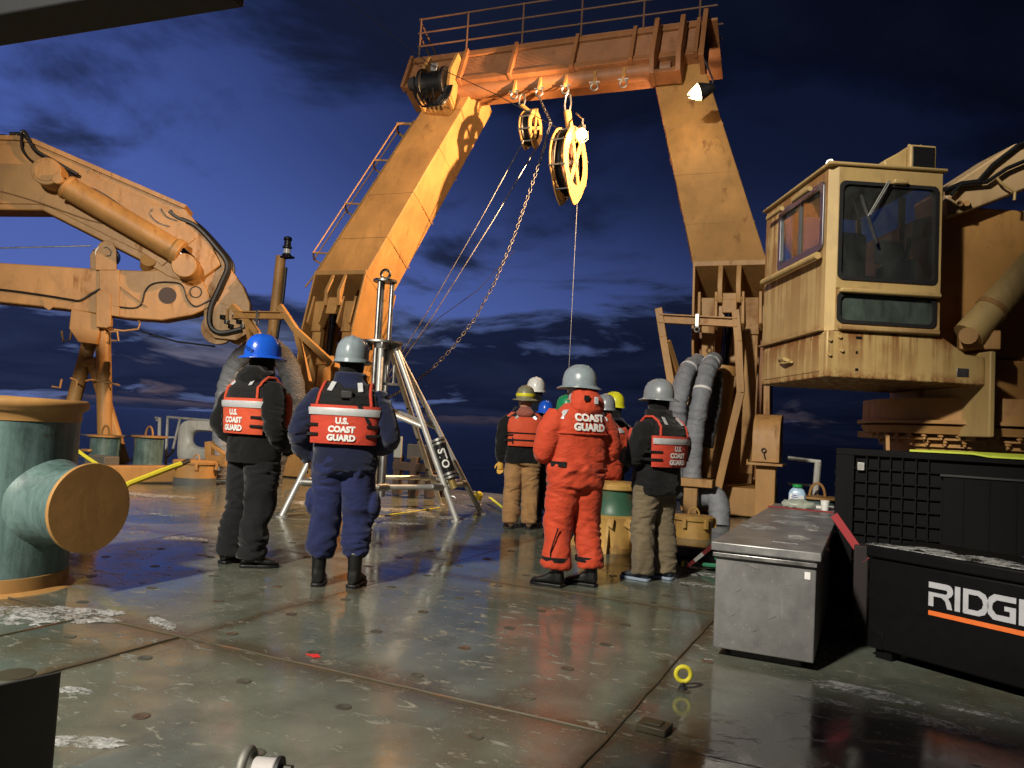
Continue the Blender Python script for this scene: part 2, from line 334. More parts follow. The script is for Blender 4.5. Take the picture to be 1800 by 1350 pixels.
# deck plates between the weld seams: each a shallow slab of its own on the deck structure
dk = MB(); dk.box(((DX0+DX1)/2, (DY0+STERN)/2, -.26), (DX1-DX0, STERN-DY0, .48))
dk.box((-10.4, STERN+.95, -.26), (3.5, 1.898, .48)); dk.box((-2.2, STERN+.95, -.26), (2.6, 1.898, .48))
deck = dk.build('deck', greyp); deck['kind'] = 'structure'
xs = [DX0, -14.3, -11.9, -9.5, -7.1, -3.41, SX, 1.5, 4.0, DX1]; ys = [DY0, -6, -2.6, .4, SY, 5.7, 8.2, 10.7, STERN]
for i in range(len(xs)-1):
    for j in range(len(ys)-1):
        a, b_, c_, d_ = xs[i]+.0015, xs[i+1]-.0015, ys[j]+.0015, ys[j+1]-.0015
        q = MB(); q.box(((a+b_)/2, (c_+d_)/2, -.01), (b_-a, d_-c_, .02)); q.build('deck_plate', dkm, deck, bevel=.003)
q = MB(); q.box((-10.4, STERN+.95, -.01), (3.49, 1.89, .02)); q.build('deck_plate', dkm, deck)
q = MB(); q.box((-2.2, STERN+.95, -.01), (2.59, 1.89, .02)); q.build('deck_plate', dkm, deck)
weldm = paint('weld_bead', (.07, .06, .035), .5, .4, .8)
for (a, b_) in [((SX, -.5, .002), (SX, 12.9, .002)), ((-10, SY, .002), (SX-.02, SY, .002)), ((-3.41, .2, .002), (-3.41, SY-.02, .002)), ((SX-1.9, 5.7, .002), (3, 5.7, .002)), ((-4.15, .2, .002), (-4.15, SY-.02, .002))]:
    a = V(a); b_ = V(b_); n = int((b_-a).length/.12); pts = [a.lerp(b_, k/n) + V((random.uniform(-.004, .004), random.uniform(-.004, .004), 0)) for k in range(n+1)]
    q = MB(); q.tube(pts, .007, 6); q.build('weld_seam', weldm, deck)
# flush tie-down sockets on their regular grid
sockm = paint('socket_rust', (.085, .085, .065), .35, .5, .6)
sk = MB(); sk.lathe([(.036, 0), (.036, .0025), (.026, .003), (.024, .0015), (.0, .0015)], (0, 0, 0), n=14)
skm = sk.mesh('tie_down_socket'); 
for gx in range(-7, 2):
    for gy in range(-1, 9):
        x, y = -1.40+gx*.62, 2.83+gy*.545
        if x < -5.3 and y < 4.3: continue
        o = link('tie_down_socket', skm, sockm, deck); o.location = (x + random.uniform(-.02, .02), y + random.uniform(-.02, .02), .0005); o.rotation_euler.z = random.uniform(0, 6)
# snow and slush lying on deck, in thin uneven patches
def snow_patch(mb, cx, cy, rx, ry, rot, h, seed, z=.001, n=26):
    ca, sa = math.cos(rot), math.sin(rot); N = 46
    def ht(u, v):
        w = NZ.noise(V((u*2.2+seed, v*2.2, seed)))*.55 + NZ.noise(V((u*6, v*6+seed, 2)))*.35 + NZ.noise(V((u*15+seed, v*15, 5)))*.22
        return 1 - (u*u+v*v) + w - .25
    idx = {}; vs = []; fs = []
    for a in range(N+1):
        for b_ in range(N+1):
            u, v = -1.3+2.6*a/N, -1.3+2.6*b_/N; q = ht(u, v)
            if q > 0:
                x, y = u*rx, v*ry; idx[a, b_] = len(vs); vs.append((cx+ca*x-sa*y, cy+sa*x+ca*y, z + h*min(1, q*1.6)**.7 + h*.35*NZ.noise(V((x*30, y*30, seed)))*min(1, q*3)))
    for a in range(N):
        for b_ in range(N):
            k = [(a, b_), (a+1, b_), (a+1, b_+1), (a, b_+1)]
            k = [idx[i] for i in k if i in idx]
            if len(k) >= 3: fs.append(tuple(k))
    mb.add(vs, fs)
sn = MB()
for (px, py, rx, ry, rot, h) in [(60, 1082, .55, .26, .5, .012), (195, 1078, .10, .06, .4, .012), (285, 1096, .22, .05, -.35, .01), (325, 948, .30, .13, .3, .008), (620, 905, .5, .35, .2, .007), (700, 897, .6, .30, .1, .007), (780, 909, .5, .2, .3, .007), (560, 885, .5, .4, 0, .006), (700, 920, .35, .12, .5, .006), (130, 1195+20, .12, .05, .3, .006),
                                 (1520, 1218, .30, .11, -.15, .008), (1620, 1262, .22, .06, -.2, .008), (1690, 1290, .26, .06, -.2, .008), (1720, 1255, .2, .05, -.2, .006), (1250, 1012, .22, .12, .3, .008), (1235, 1030, .2, .07, 0, .007), (150, 1305, .20, .07, .5, .005), (1450, 1232, .16, .05, -.1, .006), (285, 905, .3, .1, .2, .005), (250, 870, .9, .25, .3, .01), (1245, 1160, .03, .012, .4, .006)]:
    p = G(px, py); snow_patch(sn, p.x, p.y, rx, ry, rot, h, random.uniform(0, 50))
so = sn.build('snow', slush, ang=180); so['kind'] = 'stuff'; so['label'] = 'thin patches of white snow and slush on the wet deck'
# ------------------------------------------------------------------ A-frame
XC = -6.1; AFB = V((XC, 12.95, 4.22)); AT = V((0, .39, .921)).normalized(); AN = V((0, -AT.z, AT.y))   # tilt direction, front normal
def AF(x, h, n=0.0): return AFB + V((x, 0, 0)) + AT*h + AN*n
af = thing('a_frame', (XC, 13.4, 0), 'tall tan steel gantry straddling the stern with corrugated cross beam', 'gantry')
HT = 5.2
def legpts(s, h, w, d, off): # section of a leg: outer/inner edge x, front/back n
    xc = s*(3.87 - 1.33*h/4.83); a = [AF(xc - w/2, h, 0), AF(xc + w/2, h, 0), AF(xc + w/2, h, -d), AF(xc - w/2, h, -d)]; return a
for s in (-1, 1):
    q = MB(); q.rings([legpts(s, 0, 1.22, 1.15, 0), legpts(s, HT, 1.02, .95, 0)]); q.build('leg', buffc, af, bevel=.015)
    for h in (.9, 2.05, 3.25):
        q = MB(); L_ = [legpts(s, h, 1.22-.2*h/HT, 1.15-.2*h/HT, 0)]; q.tube([p + (p-sum(L_[0], V())/4).normalized()*.004 for p in L_[0]], .009, 6, closed=True); q.build('weld_bead', buffc, af)
    # knee bracket: two side plates, top plate, cheeks
    xk = s*3.87
    for e in (-1, 1):
        x = xk + e*.60; pl = [AF(x-.02, .02, .03), V((XC+x-.02, 12.86, 3.1)), V((XC+x-.02, 12.98, 2.0)), V((XC+x-.02, 13.75, 1.2)), V((XC+x-.02, 14.2, 3.0)), AF(x-.02, .5, -1.1)]
        q = MB(); q.prism(pl, (.04, 0, 0)); q.build('side_plate', buffc, af, bevel=.006)
        q = MB(); q.prism([(XC+x-.05, 12.95, 2.2), (XC+x-.05, 12.80 if e*s < 0 else 12.95, .05), (XC+x-.05, 14.5, .05), (XC+x-.05, 14.3, 2.9), (XC+x-.05, 13.6, 2.9)], (.1, 0, 0)); q.build('pedestal_plate', buff, af, bevel=.01)
    q = MB(); q.prism([AF(xk-.62, .05, .05), AF(xk+.62, .05, .05), AF(xk+.62, -.03, .02), AF(xk-.62, -.03, .02)], -AN*1.0); q.build('knee_plate', buffc, af, bevel=.004)
    q = MB(); q.box((XC+xk, 14.25, 2.0), (1.2, .06, 4.0)); q.build('back_plate', buff, af)
    for e in (-1, 1):     # cylinder lugs and round pads
        q = MB(); x = XC+xk+e*.15; q.prism([(x-.04, 12.92, 4.2), (x-.04, 12.78, 3.85), (x-.04, 12.86, 3.55), (x-.04, 13.3, 3.7), (x-.04, 13.5, 4.2)], (.08, 0, 0)); q.build('lug', buffc, af, bevel=.01)
        q = MB(); x = XC+xk+e*.36; q.box((x, 13.05, 3.35), (.22, .16, .62), M.Rotation(.1, 3, 'X')); q.build('guide_block', buffw, af, bevel=.01)
        for g2 in (-.14, .14):
            q = MB(); q.prism([(x+g2-.025, 12.9, 3.75), (x+g2-.025, 12.85, 3.2), (x+g2-.025, 13.05, 3.1), (x+g2-.025, 13.2, 3.7)], (.05, 0, 0)); q.build('guide_cheek', buffc, af, bevel=.01)
        q = MB(); q.bar((x, 13.1, 3.2), (x - s*.1, 13.35, .7), .2, .14, (0, 1, 0)); q.build('guide_rail', buffw, af, bevel=.006)
        q = MB(); q.bar((x+.16*e, 13.3, 3.1), (x+.14*e - s*.1, 13.5, .6), .07, .1, (0, 1, 0)); q.build('rail_angle', beamp, af)
    q = MB(); q.box((XC+xk, 12.98, 3.55), (.24, .22, .34)); q.cyl((XC+xk-.22, 12.94, 3.62), (XC+xk+.22, 12.94, 3.62), .075); q.build('rod_clevis', buffc, af, bevel=.015)
    q = MB(); q.cyl((XC+xk, 12.98, 3.4), (XC+xk-s*.12, 13.02, 2.3), .085, n=24); q.build('piston_rod', chrome if False else plain('dark_chrome_rod', (.06, .065, .09), .1, 1.0), af)
    q = MB(); b0 = V((XC+xk-s*.10, 13.02, 2.5)); b1 = V((XC+xk-s*.28, 13.1, .6)); q.cyl(b0, b1, .2, n=28); q.cyl(b0, b0+(b1-b0).normalized()*.16, .25, n=28); q.build('cylinder_barrel', buff, af)
    q = MB(); q.box((XC+xk, 13.45, .25), (1.5, 1.5, .46)); q.build('pedestal_base', buff, af, bevel=.02)
    q = MB(); q.prism([(XC+xk-s*.62, 12.85, 2.3), (XC+xk-s*.62, 12.5, .05), (XC+xk-s*.62, 13.3, .05), (XC+xk-s*.62, 13.3, 2.3)], (-s*.07, 0, 0)); q.build('gusset', buff, af, bevel=.01)
# cross beam: box with corrugated front panels between stiffeners, flanges, tube below
BH0, BH1 = 4.92, 5.85; BX0, BX1 = -3.65, 2.95; BF = .22
q = MB(); q.prism([AF(BX0, BH0, BF-.05), AF(BX1, BH0, BF-.05), AF(BX1, BH0, -.5), AF(BX0, BH0, -.5)], AT*(BH1-BH0)); q.build('cross_beam', beamp, af, bevel=.01)
for (a, b_) in ((BH0, BH0+.14), (BH1-.14, BH1)):
    q = MB(); q.prism([AF(BX0-.02, a, BF-.06), AF(BX1+.02, a, BF-.06), AF(BX1+.02, a, BF+.05), AF(BX0-.02, a, BF+.05)], AT*(b_-a)); q.build('beam_flange', beamp, af, bevel=.006)
ribs = [-3.65, -2.25, -1.05, .35, 1.6, 2.9]
for x in ribs:
    q = MB(); q.prism([AF(x-.04, BH0-.02, BF-.06), AF(x+.04, BH0-.02, BF-.06), AF(x+.04, BH0-.02, BF+.12), AF(x-.04, BH0-.02, BF+.12)], AT*(BH1-BH0+.04)); q.build('stiffener', beamp, af, bevel=.006)
nc = 15
for x0, x1 in zip(ribs[:-1], ribs[1:]):
    q = MB(); rs = []
    for k in range(nc*4+1):
        h = BH0+.15 + (BH1-BH0-.3)*k/(nc*4); n = BF-.015+.03*math.sin(2*PI*k/4+.4); rs.append((AF(x0+.045, h, n), AF(x1-.045, h, n)))
    vs = [p for r in rs for p in r]; q.add(vs, [(2*k, 2*k+1, 2*k+3, 2*k+2) for k in range(len(rs)-1)]); q.build('corrugated_panel', beamp, af, ang=180)
q = MB(); q.tube([AF(-2.7, BH0-.03, -.02), AF(2.4, BH0-.03, -.02)], .18, 32); q.build('beam_tube', beamp, af)
railp = paint('rail_brown', (.14, .07, .038), .6, .3)
# walkway rail on top
for n_, nm in ((BF+.02, 0), (-.95, 1)):
    for k, hh in enumerate((.3, .62, .95)):
        q = MB(); q.tube([AF(BX0+.1, BH1, n_)+V((0, 0, hh)), AF(BX1+.3, BH1, n_)+V((0, 0, hh))], .02, 8); q.build('handrail', railp, af)
    for x in (-3.5, -2.3, -.95, .4, 1.75, 2.9):
        q = MB(); q.tube([AF(x, BH1-.02, n_), AF(x, BH1, n_)+V((0, 0, .97))], .022, 8); q.build('rail_post', railp, af)
for hh in (.62, .95):
    q = MB(); q.tube([AF(BX0+.1, BH1, BF)+V((0, 0, hh)), AF(BX0+.1, BH1, -.95)+V((0, 0, hh))], .02); q.build('handrail', railp, af)
q = MB(); q.prism([AF(BX0+.05, BH1+.01, BF), AF(BX1+.3, BH1+.01, BF), AF(BX1+.3, BH1+.01, -1.3), AF(BX0+.05, BH1+.01, -1.3)], V((0, 0, .05))); q.build('walkway_plate', beamp, af)
# pad eyes under the tube with shackles
PADS = [-.93, -.36, .22, .85, 1.46]
pad_pts = []
for x in PADS:
    c = AF(x, BH0-.36, -.05); q = MB(); q.prism([AF(x-.03, BH0-.05, .17), AF(x-.03, BH0-.30, .16), AF(x-.03, BH0-.36, .10), AF(x-.03, BH0-.32, .04), AF(x-.03, BH0-.1, -.05)], (.06, 0, 0)); q.build('pad_eye', buff, af, bevel=.006)
    pc = AF(x, BH0-.31, .10); q = MB()
    q.torus(pc + V((0, 0, -.10)), (0, 1, 0), .075, .02, 18, 8, PI*.0, PI*2-.001, (1, 0, 0)); q.cyl(pc+V((-.11, 0, 0)), pc+V((.11, 0, 0)), .022); q.build('shackle', galv, af); pad_pts.append(pc + V((0, 0, -.18)))
# big end boxes at the right end and the winch bracket at the left end
q = MB()
for x in (2.1, 2.62): q.prism([AF(x-.05, 4.35, .05), AF(x-.05, 4.35, .40), AF(x-.05, 4.7, .58), AF(x-.05, 5.75, .55), AF(x-.05, 5.75, .05)], (.10, 0, 0))
q.prism([AF(2.1, 4.36, .06), AF(2.62, 4.36, .06), AF(2.62, 4.36, .39), AF(2.1, 4.36, .39)], AT*.10); q.build('sheave_housing', beamp, af, bevel=.01)
q = MB(); q.prism([AF(3.0, 4.6, -.1), AF(3.0, 4.6, .5), AF(3.0, 5.9, .5), AF(3.0, 5.9, -.1)], (.10, 0, 0)); q.build('end_plate', beamp, af, bevel=.01)
q = MB()
for x in (-3.05, -2.35): q.prism([AF(x-.04, 4.3, .05), AF(x-.04, 4.35, .42), AF(x-.04, 4.95, .6), AF(x-.04, 5.55, .5), AF(x-.04, 5.55, .2)], (.08, 0, 0))
q.build('winch_bracket', buffc, af, bevel=.01)
q = MB(); q.cyl(AF(-3.0, 4.72, .42), AF(-2.4, 4.72, .42), .27, n=24); q.cyl(AF(-3.02, 4.72, .42), AF(-2.94, 4.72, .42), .36, n=24); q.cyl(AF(-2.48, 4.72, .42), AF(-2.40, 4.72, .42), .36, n=24); q.build('winch_drum', blackp, af, bevel=.01)
q = MB(); q.cyl(AF(-3.35, 4.85, .4), AF(-3.05, 4.76, .42), .15); mg_ = plain('motor_grey', (.12, .11, .10), .4, .6); q.build('winch_motor', mg_, af, bevel=.01)
q = MB(); q.box(AF(-2.62, 4.85, .76), (.16, .1, .18)); q.build('valve_block', galv, af, bevel=.01)
for k in range(5):
    q = MB(); a = AF(-3.2+k*.12, 4.85, .6); b_ = AF(-2.9+k*.12, 3.95-.05*k, .3+.05*k); c_ = AF(-2.35+.03*k, 4.55, .5)
    pts = [a*(1-t)**3 + (b_+V((-.2, 0, 0)))*3*t*(1-t)**2 + (b_+V((.25, 0, 0)))*3*t*t*(1-t) + c_*t**3 for t in [i/16 for i in range(17)]]
    q.tube(pts, .022, 7); q.build('hydraulic_hose', hose, af)
# caged ladder up the outer side of the left leg
def lad(h, e, n): xc = -(3.87 - 1.33*h/4.83); w = 1.22-.2*h/HT; return AF(xc - w/2 - .12 - e, h, n)
for e, n in ((0, -.1), (0, -.5)):
    q = MB(); q.tube([lad(h*.25, e, n) for h in range(-1, 18)], .02, 7); q.build('ladder_rail', buffc, af)
for k in range(15):
    q = MB(); q.cyl(lad(.1+k*.28, 0, -.1), lad(.1+k*.28, 0, -.5), .014, n=7); q.build('ladder_rung', buffc, af)
for h in (.6, 1.9, 3.1, 4.15):
    q = MB(); q.tube([lad(h, 0, -.1), lad(h, .35, -.05), lad(h, .48, -.3), lad(h, .35, -.55), lad(h, 0, -.5)], .022 if h < 4 else .035, 7); q.build('ladder_hoop', buffc, af)
for e, n in ((.35, -.05), (.48, -.3), (.35, -.55)):
    q = MB(); q.tube([lad(.6, e, n), lad(4.15, e, n)], .014, 6); q.build('ladder_cage_bar', buffc, af)
# hose gallows in front of each pedestal
def gallows(s, L):
    t_ = L
    for nm, pts in (('post', t_[0]), ('post', t_[1])):
        for a, b_ in zip(pts[:-1], pts[1:]): q = MB(); q.bar(a, b_, .12, .10, (0, 1, 0)); q.build('gallows_post', buffc, af, bevel=.006)
    a, b_ = t_[2]; q = MB(); q.bar(a, b_, .14, .02); q.bar(V(a)-V((0, 0, .13)), V(b_)-V((0, 0, .13)), .14, .02); q.bar(V(a)-V((0, 0, .065)), V(b_)-V((0, 0, .065)), .02, .13); q.build('gallows_beam', buffc, af)
    m_ = (V(a)+V(b_))/2; q = MB(); q.box(m_-V((0, .05, .07)), (.05, .05, .2)); q.torus(m_-V((0, .05, .22)), (0, 1, 0), .04, .012); q.build('hanging_shackle', galv, af)
AFROT = rad(4.3); AFP = V((XC, 13.4, 0)); AFR = M.Rotation(AFROT, 3, 'Z')
def RA(p): return AFP + AFR @ (V(p)-AFP)
def RAi(p): return AFP + AFR.inverted() @ (V(p)-AFP)
YG = 12.55
g_ = lambda x, y: RAi(AY(x, y, YG))
GR = [g_(1188, 720), g_(1262, 860)]
gallows(1, ([g_(1158, 542), g_(1166, 592), g_(1188, 720)], [g_(1293, 545), g_(1298, 600), g_(1302, 690), g_(1262, 860)], (g_(1160, 553), g_(1296, 560))))
q = MB(); q.bar(g_(1172, 600), RAi(AY(1200, 690, 13)), .10, .1); q.build('gallows_brace', buffc, af)
YG = 11.9
gallows(-1, ([g_(408, 538), g_(432, 560), g_(452, 585), g_(470, 640)], [g_(492, 538), g_(520, 580), g_(585, 640)], (g_(412, 548), g_(502, 549))))
q = MB(); q.bar(g_(520, 580), g_(545, 680), .09, .09); q.build('gallows_brace', buffc, af)
for p in GR + [g_(585, 640), g_(545, 680)]: q = MB(); q.bar(p, V((p.x + (0 if p.x > XC else .1), 13.3, p.z-.1)), .09, .09); q.build('gallows_bracket', buffc, af)
p = g_(470, 640); q = MB(); q.bar(p, V((p.x, p.y, 0)), .12, .10, (0, 1, 0)); q.build('gallows_post', buffc, af)
q = MB(); q.bar(g_(434, 565), g_(440, 600), .07, .09); q.build('gallows_brace', buffc, af)
for o in af.children:       # pedestals splay outward toward the deck
    if o.name.startswith(('gallows', 'hanging')): continue
    for v in o.data.vertices:
        if v.co.z < 4.15: v.co.x += (-.72 if v.co.x < XC else .12)*(4.15-v.co.z)/4.15
af.rotation_euler.z = AFROT
pad_pts = [RA(p) for p in pad_pts]
# ------------------------------------------------------------------ gear hanging from the gantry
def bez(a, b, c, d, n=20): a, b, c, d = V(a), V(b), V(c), V(d); return [a*(1-t)**3 + b*3*t*(1-t)**2 + c*3*t*t*(1-t) + d*t**3 for t in [i/n for i in range(n+1)]]
def plate_hole(mb, O, ex, ey, en, th, outer, holes_pts):
    # outer: (x0,x1,y0,y1) rectangle; holes_pts: list of points round one opening
    x0, x1, y0, y1 = outer; n = len(holes_pts); cx = sum(p[0] for p in holes_pts)/n; cy = sum(p[1] for p in holes_pts)/n; out = []
    for (x, y) in holes_pts:
        dx, dy = x-cx, y-cy; t = 1e9
        if dx > 1e-9: t = min(t, (x1-cx)/dx)
        if dx < -1e-9: t = min(t, (x0-cx)/dx)
        if dy > 1e-9: t = min(t, (y1-cy)/dy)
        if dy < -1e-9: t = min(t, (y0-cy)/dy)
        out.append((cx+dx*t, cy+dy*t))
    for k, c in enumerate(((x1, y1), (x0, y1), (x0, y0), (x1, y0))):      # snap nearest outer point onto each corner
        j = min(range(n), key=lambda i: (out[i][0]-c[0])**2+(out[i][1]-c[1])**2); out[j] = c
    P_ = lambda q, d: O + ex*q[0] + ey*q[1] + en*d
    mb.rings([[P_(q, 0) for q in out], [P_(q, th) for q in out], [P_(q, th) for q in holes_pts], [P_(q, 0) for q in holes_pts]], closed=True); return mb
def disc_cheek(mb, c, R, x, th, tail, arms, hub=.14, rim=.23, n=40):
    # cheek plate of a sheave in the YZ plane: rim ring with pointed tail, crossed arms, hub
    outer = []; inner = []
    for i in range(n):
        a = 2*PI*i/n; r = R; yy, zz = R*math.cos(a), R*math.sin(a)
        if zz < -.5*R: zz -= tail*max(0, 1-abs(yy)/(R*.87)); yy *= .92
        if zz > .8*R: zz += tail*.15
        outer.append((yy, zz)); inner.append(((R-rim)*math.cos(a), (R-rim)*math.sin(a)))
    f = lambda q, d: V((c.x+x+d, c.y+q[0], c.z+q[1]))
    mb.rings([[f(q, 0) for q in outer], [f(q, th) for q in outer], [f(q, th) for q in inner], [f(q, 0) for q in inner]], closed=True)
    for a in arms:
        d = V((0, math.cos(a), math.sin(a))); mb.bar(c+V((x+th/2, 0, 0))-d*(R-rim*.7), c+V((x+th/2, 0, 0))+d*(R-rim*.7), .13*R/.7, th*.9, (1, 0, 0))
def sheave(name, c, R, hook, label, mat, thick=.26):
    t = thing(name, c, label, 'pulley')
    for sx in (-1, 1):
        q = MB(); disc_cheek(q, c, R, sx*thick/2 - .015, .03, R*.28, (rad(62), rad(118)) if R > .5 else (rad(90), rad(20)), rim=R*.33); q.build('cheek_plate', mat, t, bevel=.004)
    q = MB(); q.lathe([(R*.9, -.07), (R*.97, -.075), (R*.97, -.06), (R*.86, -.02), (R*.86, .02), (R*.97, .06), (R*.97, .075), (R*.9, .07), (R*.7, .03), (R*.7, -.03)], c, (1, 0, 0), 40, cap=False); q.f.append(tuple()) if False else None; q.build('wheel_rim', blackp, t)
    q = MB()
    for k in range(5):
        d = V((0, math.cos(k*2*PI/5), math.sin(k*2*PI/5))); q.bar(c, c+d*R*.74, .09*R/.7, .05, (1, 0, 0))
    q.build('wheel_spoke', redbr, t)
    q = MB(); q.cyl(c-V((thick*.62, 0, 0)), c+V((thick*.62, 0, 0)), R*.11, n=16); q.build('axle', steelw, t)
    for k in range(8):
        a = rad(20+45*k); p = c+V((0, R*.98*math.cos(a), R*.98*math.sin(a))); q = MB(); q.cyl(p-V((thick*.6, 0, 0)), p+V((thick*.6, 0, 0)), .022, n=8); q.build('spacer_bolt', galv, t)
    top = c+V((0, 0, R*.9)); L = hook-top
    q = MB(); q.cyl(top, top+L*.55, R*.11 if R > .5 else .05, n=14); q.build('swivel', mat, t)
    for sx in (-1, 1):
        q = MB(); q.bar(top+V((sx*.07, 0, -R*.3)), top+V((sx*.07, 0, .1)), .03, .14, (1, 0, 0)); q.build('hanger_strap', mat, t)
    q = MB(); m_ = top+L*.55; k = (L.length*.45)
    q.tube([m_+V((-.05, 0, 0)), m_+V((-.07, 0, k*.4)), m_+V((-.05, 0, k*.85)), m_+V((0, 0, k)), m_+V((.05, 0, k*.85)), m_+V((.07, 0, k*.4)), m_+V((.05, 0, 0))], .022, 8, closed=True); q.build('hanger_link', galv, t)
    return t
redbr = paint('red_brown_primer', (.16, .055, .03), .6, .4, .4)
pale = paint('pale_sheave_paint', (.42, .235, .07), .5, .2, .2)
hk = pad_pts[2]; bsc = AD(1000, 285, 0).copy(); dd = ray(1000, 287); SC = EYE + dd*((hk.y - EYE.y)/dd.y)
SR = .70
sheave('large_sheave', V((SC.x, hk.y, SC.z)), SR, hk, 'large spoked sheave wheel hanging brightly lit from the gantry beam', pale, .3); SC = V((SC.x, hk.y, SC.z))
hk2 = pad_pts[0]; dd = ray(933, 226); BC = EYE + dd*((hk2.y-EYE.y)/dd.y)
sheave('snatch_block', BC, .36, hk2, 'smaller snatch block hanging left of the large sheave', pale, .22)
# main wire over the sheave and down to the sea
t = MB(); yr = SC.y - SR*.86
t.tube([V((SC.x, SC.y + SR*.86*math.cos(a), SC.z + SR*.86*math.sin(a))) for a in [PI*.9*k/16 for k in range(17)]][::-1] + [V((SC.x, SC.y+SR*.86, SC.z-.3)), V((SC.x, SC.y+SR*.86, -5))], .006, 6)
tag(t.build('hoist_wire', steelw), 'thin steel wire dropping from the large sheave to the sea', 'wire')
# two-part tugger line from the snatch block to the left pedestal
e1 = AY(716, 614, 12.5); e2 = AY(700, 650, 12.7)
for sx, e, lb in ((-.03, AY(635, 735, 12.9), 'steel tugger line left of its twin running from the snatch block'), (.06, AY(640, 733, 12.9), 'steel tugger line right of its twin running from the snatch block')):
    q = MB(); a = BC+V((sx, -.26 if sx < 0 else .2, -.36)); q.tube([a, a.lerp(V(e), .25)+V((0, 0, -.12)), a.lerp(V(e), .6)+V((0, 0, -.16)), e], .010, 6); tag(q.build('tugger_line', steelw), lb, 'rope')
# chain
def chain(name, pts, pitch, r, label, mat=metal('chain_dark', (.16, .155, .15), .5, .4)):
    t = thing(name, pts[0], label, 'chain'); cu = [V(p) for p in pts]; seg = [(b-a).length for a, b in zip(cu[:-1], cu[1:])]; tot = sum(seg); n = int(tot/pitch)
    q = MB(); hl = pitch*.62; w = pitch*.30
    q.tube([V((w*math.cos(a), 0, (hl-w)*(1 if math.sin(a) > 0 else -1)+w*math.sin(a))) for a in [2*PI*(k+.5)/12 for k in range(12)]], r, 6, closed=True); me = q.mesh('chain_link')
    for p in me.polygons: p.use_smooth = True
    for k in range(n):
        d = (k+.5)*pitch; i = 0
        while d > seg[i] and i < len(seg)-1: d -= seg[i]; i += 1
        p = cu[i].lerp(cu[i+1], d/seg[i]); dr = (cu[i+1]-cu[i]).normalized()
        o = link('chain_link', me, mat, t, smooth=False); qn = dr.to_track_quat('Z', 'Y').to_matrix() @ M.Rotation(PI/2*(k % 2)+.2, 3, 'Z')
        o.matrix_basis = M.Translation(p) @ qn.to_4x4()
    return t
cp_ = [pad_pts[1]] + [AY(x, y, Y) for x, y, Y in ((968, 215, 14.3), (952, 275, 14.1), (928, 345, 13.9), (902, 420, 13.6), (868, 500, 13.2), (835, 560, 12.9), (795, 612, 12.5), (760, 648, 12.2), (728, 673, 12.2), (700, 690, 12.5), (660, 712, 12.9))]
chain('hoist_chain', cp_, .085, .0085, 'long slack chain sagging from the gantry beam toward the left pedestal')
# stray thin lines
q = MB(); q.tube([AY(560, -40, 13.5), AY(700, 70, 13.7), AY(755, 112, 13.8), AY(870, 165, 14.0), V((SC.x-.1, SC.y-.2, SC.z+SR*.9))], .009, 6); tag(q.build('tag_line', hose), 'thin dark tag line crossing the gantry top from upper left', 'rope')
q = MB(); q.tube([AY(905, 440, 14), AY(840, 510, 13.6), AY(770, 560, 13), AY(690, 640, 12.7)], .007, 6); tag(q.build('slack_line', hose), 'thin dark slack line sloping beneath the hanging chain', 'rope')
# ------------------------------------------------------------------ lit lamps on the gantry
bulbm = plain('lit_bulb', (1, .8, .5), .4, em=((1, .66, .32), 60))
glaz = plain('lit_lens', (1, .8, .5), .4, em=((1, .62, .28), 28))
def worklamp(name, p, face, label, energy, hang, r=.16, bare=False, lo=.28, spot=None):
    t = thing(name, p, label, 'lamp'); f = V(face).normalized(); p = V(p)
    q = MB()
    if bare: q.cyl(p-f*.16, p-f*.06, r*.5, n=16)
    else: q.lathe([(r*.35, -.22), (r*.5, -.16), (r*.95, .02), (r*1.0, .05), (r*.93, .05), (r*.45, -.14), (.01, -.15)], p, f, 22)
    q.build('socket' if bare else 'reflector', steelw, t)
    q = MB(); q.ball(p + f*(.04 if bare else .10), r*(.75 if bare else .68), 16, 12); q.build('bulb', bulbm, t)
    for a in (0, PI/2, PI, 3*PI/2):
        x = f.orthogonal().normalized(); y = f.cross(x); dirv = x*math.cos(a)+y*math.sin(a)
        q = MB(); q.tube([p+dirv*r+f*.05-f*(.15 if bare else 0), p+dirv*r*(1.05 if bare else .8)+f*.10, p+dirv*r*.2+f*.26], .007, 6); q.build('guard_wire', galv, t)
    q = MB(); q.tube([p-f*.16, p-f*.2+V((0, 0, .12)), V(hang)], .018, 7); q.build('hanger', steelw, t)
    L = bpy.data.lights.new('lamp_light', 'SPOT' if spot else 'POINT'); L.energy = energy; L.color = (1, .59, .29); L.shadow_soft_size = .05
    o = bpy.data.objects.new('lamp_light', L); COL.objects.link(o); o.location = p + f*lo
    if spot: L.spot_size = rad(spot); L.spot_blend = .3; o.rotation_euler = f.to_track_quat('-Z', 'Y').to_euler()
    o.parent = t; o.matrix_parent_inverse = wmat(t).inverted(); return t
lp = AY(1234, 160, 13.5); worklamp('work_lamp', lp, (-.93, -.22, -.30), 'lit work lamp hanging beside the top of the right gantry leg', 6300, lp+V((-.05, .35, .75)), .17, False, .30, 116)
lp2 = V((SC.x+.36, SC.y-.28, SC.z+SR*.72)); worklamp('work_lamp', lp2, (.1, -.3, -.9), 'glaring lit work lamp against the top of the large sheave', 110, lp2+V((-.3, .4, .6)), .14, True, .0)
lp3 = RA(AF(2.5, 4.5, -1.5)); worklamp('work_lamp', lp3, (-.85, -.15, -.45), 'lit work lamp tucked inside the top of the right gantry leg', 260, RA(AF(2.3, 4.95, -1.2)), .13)
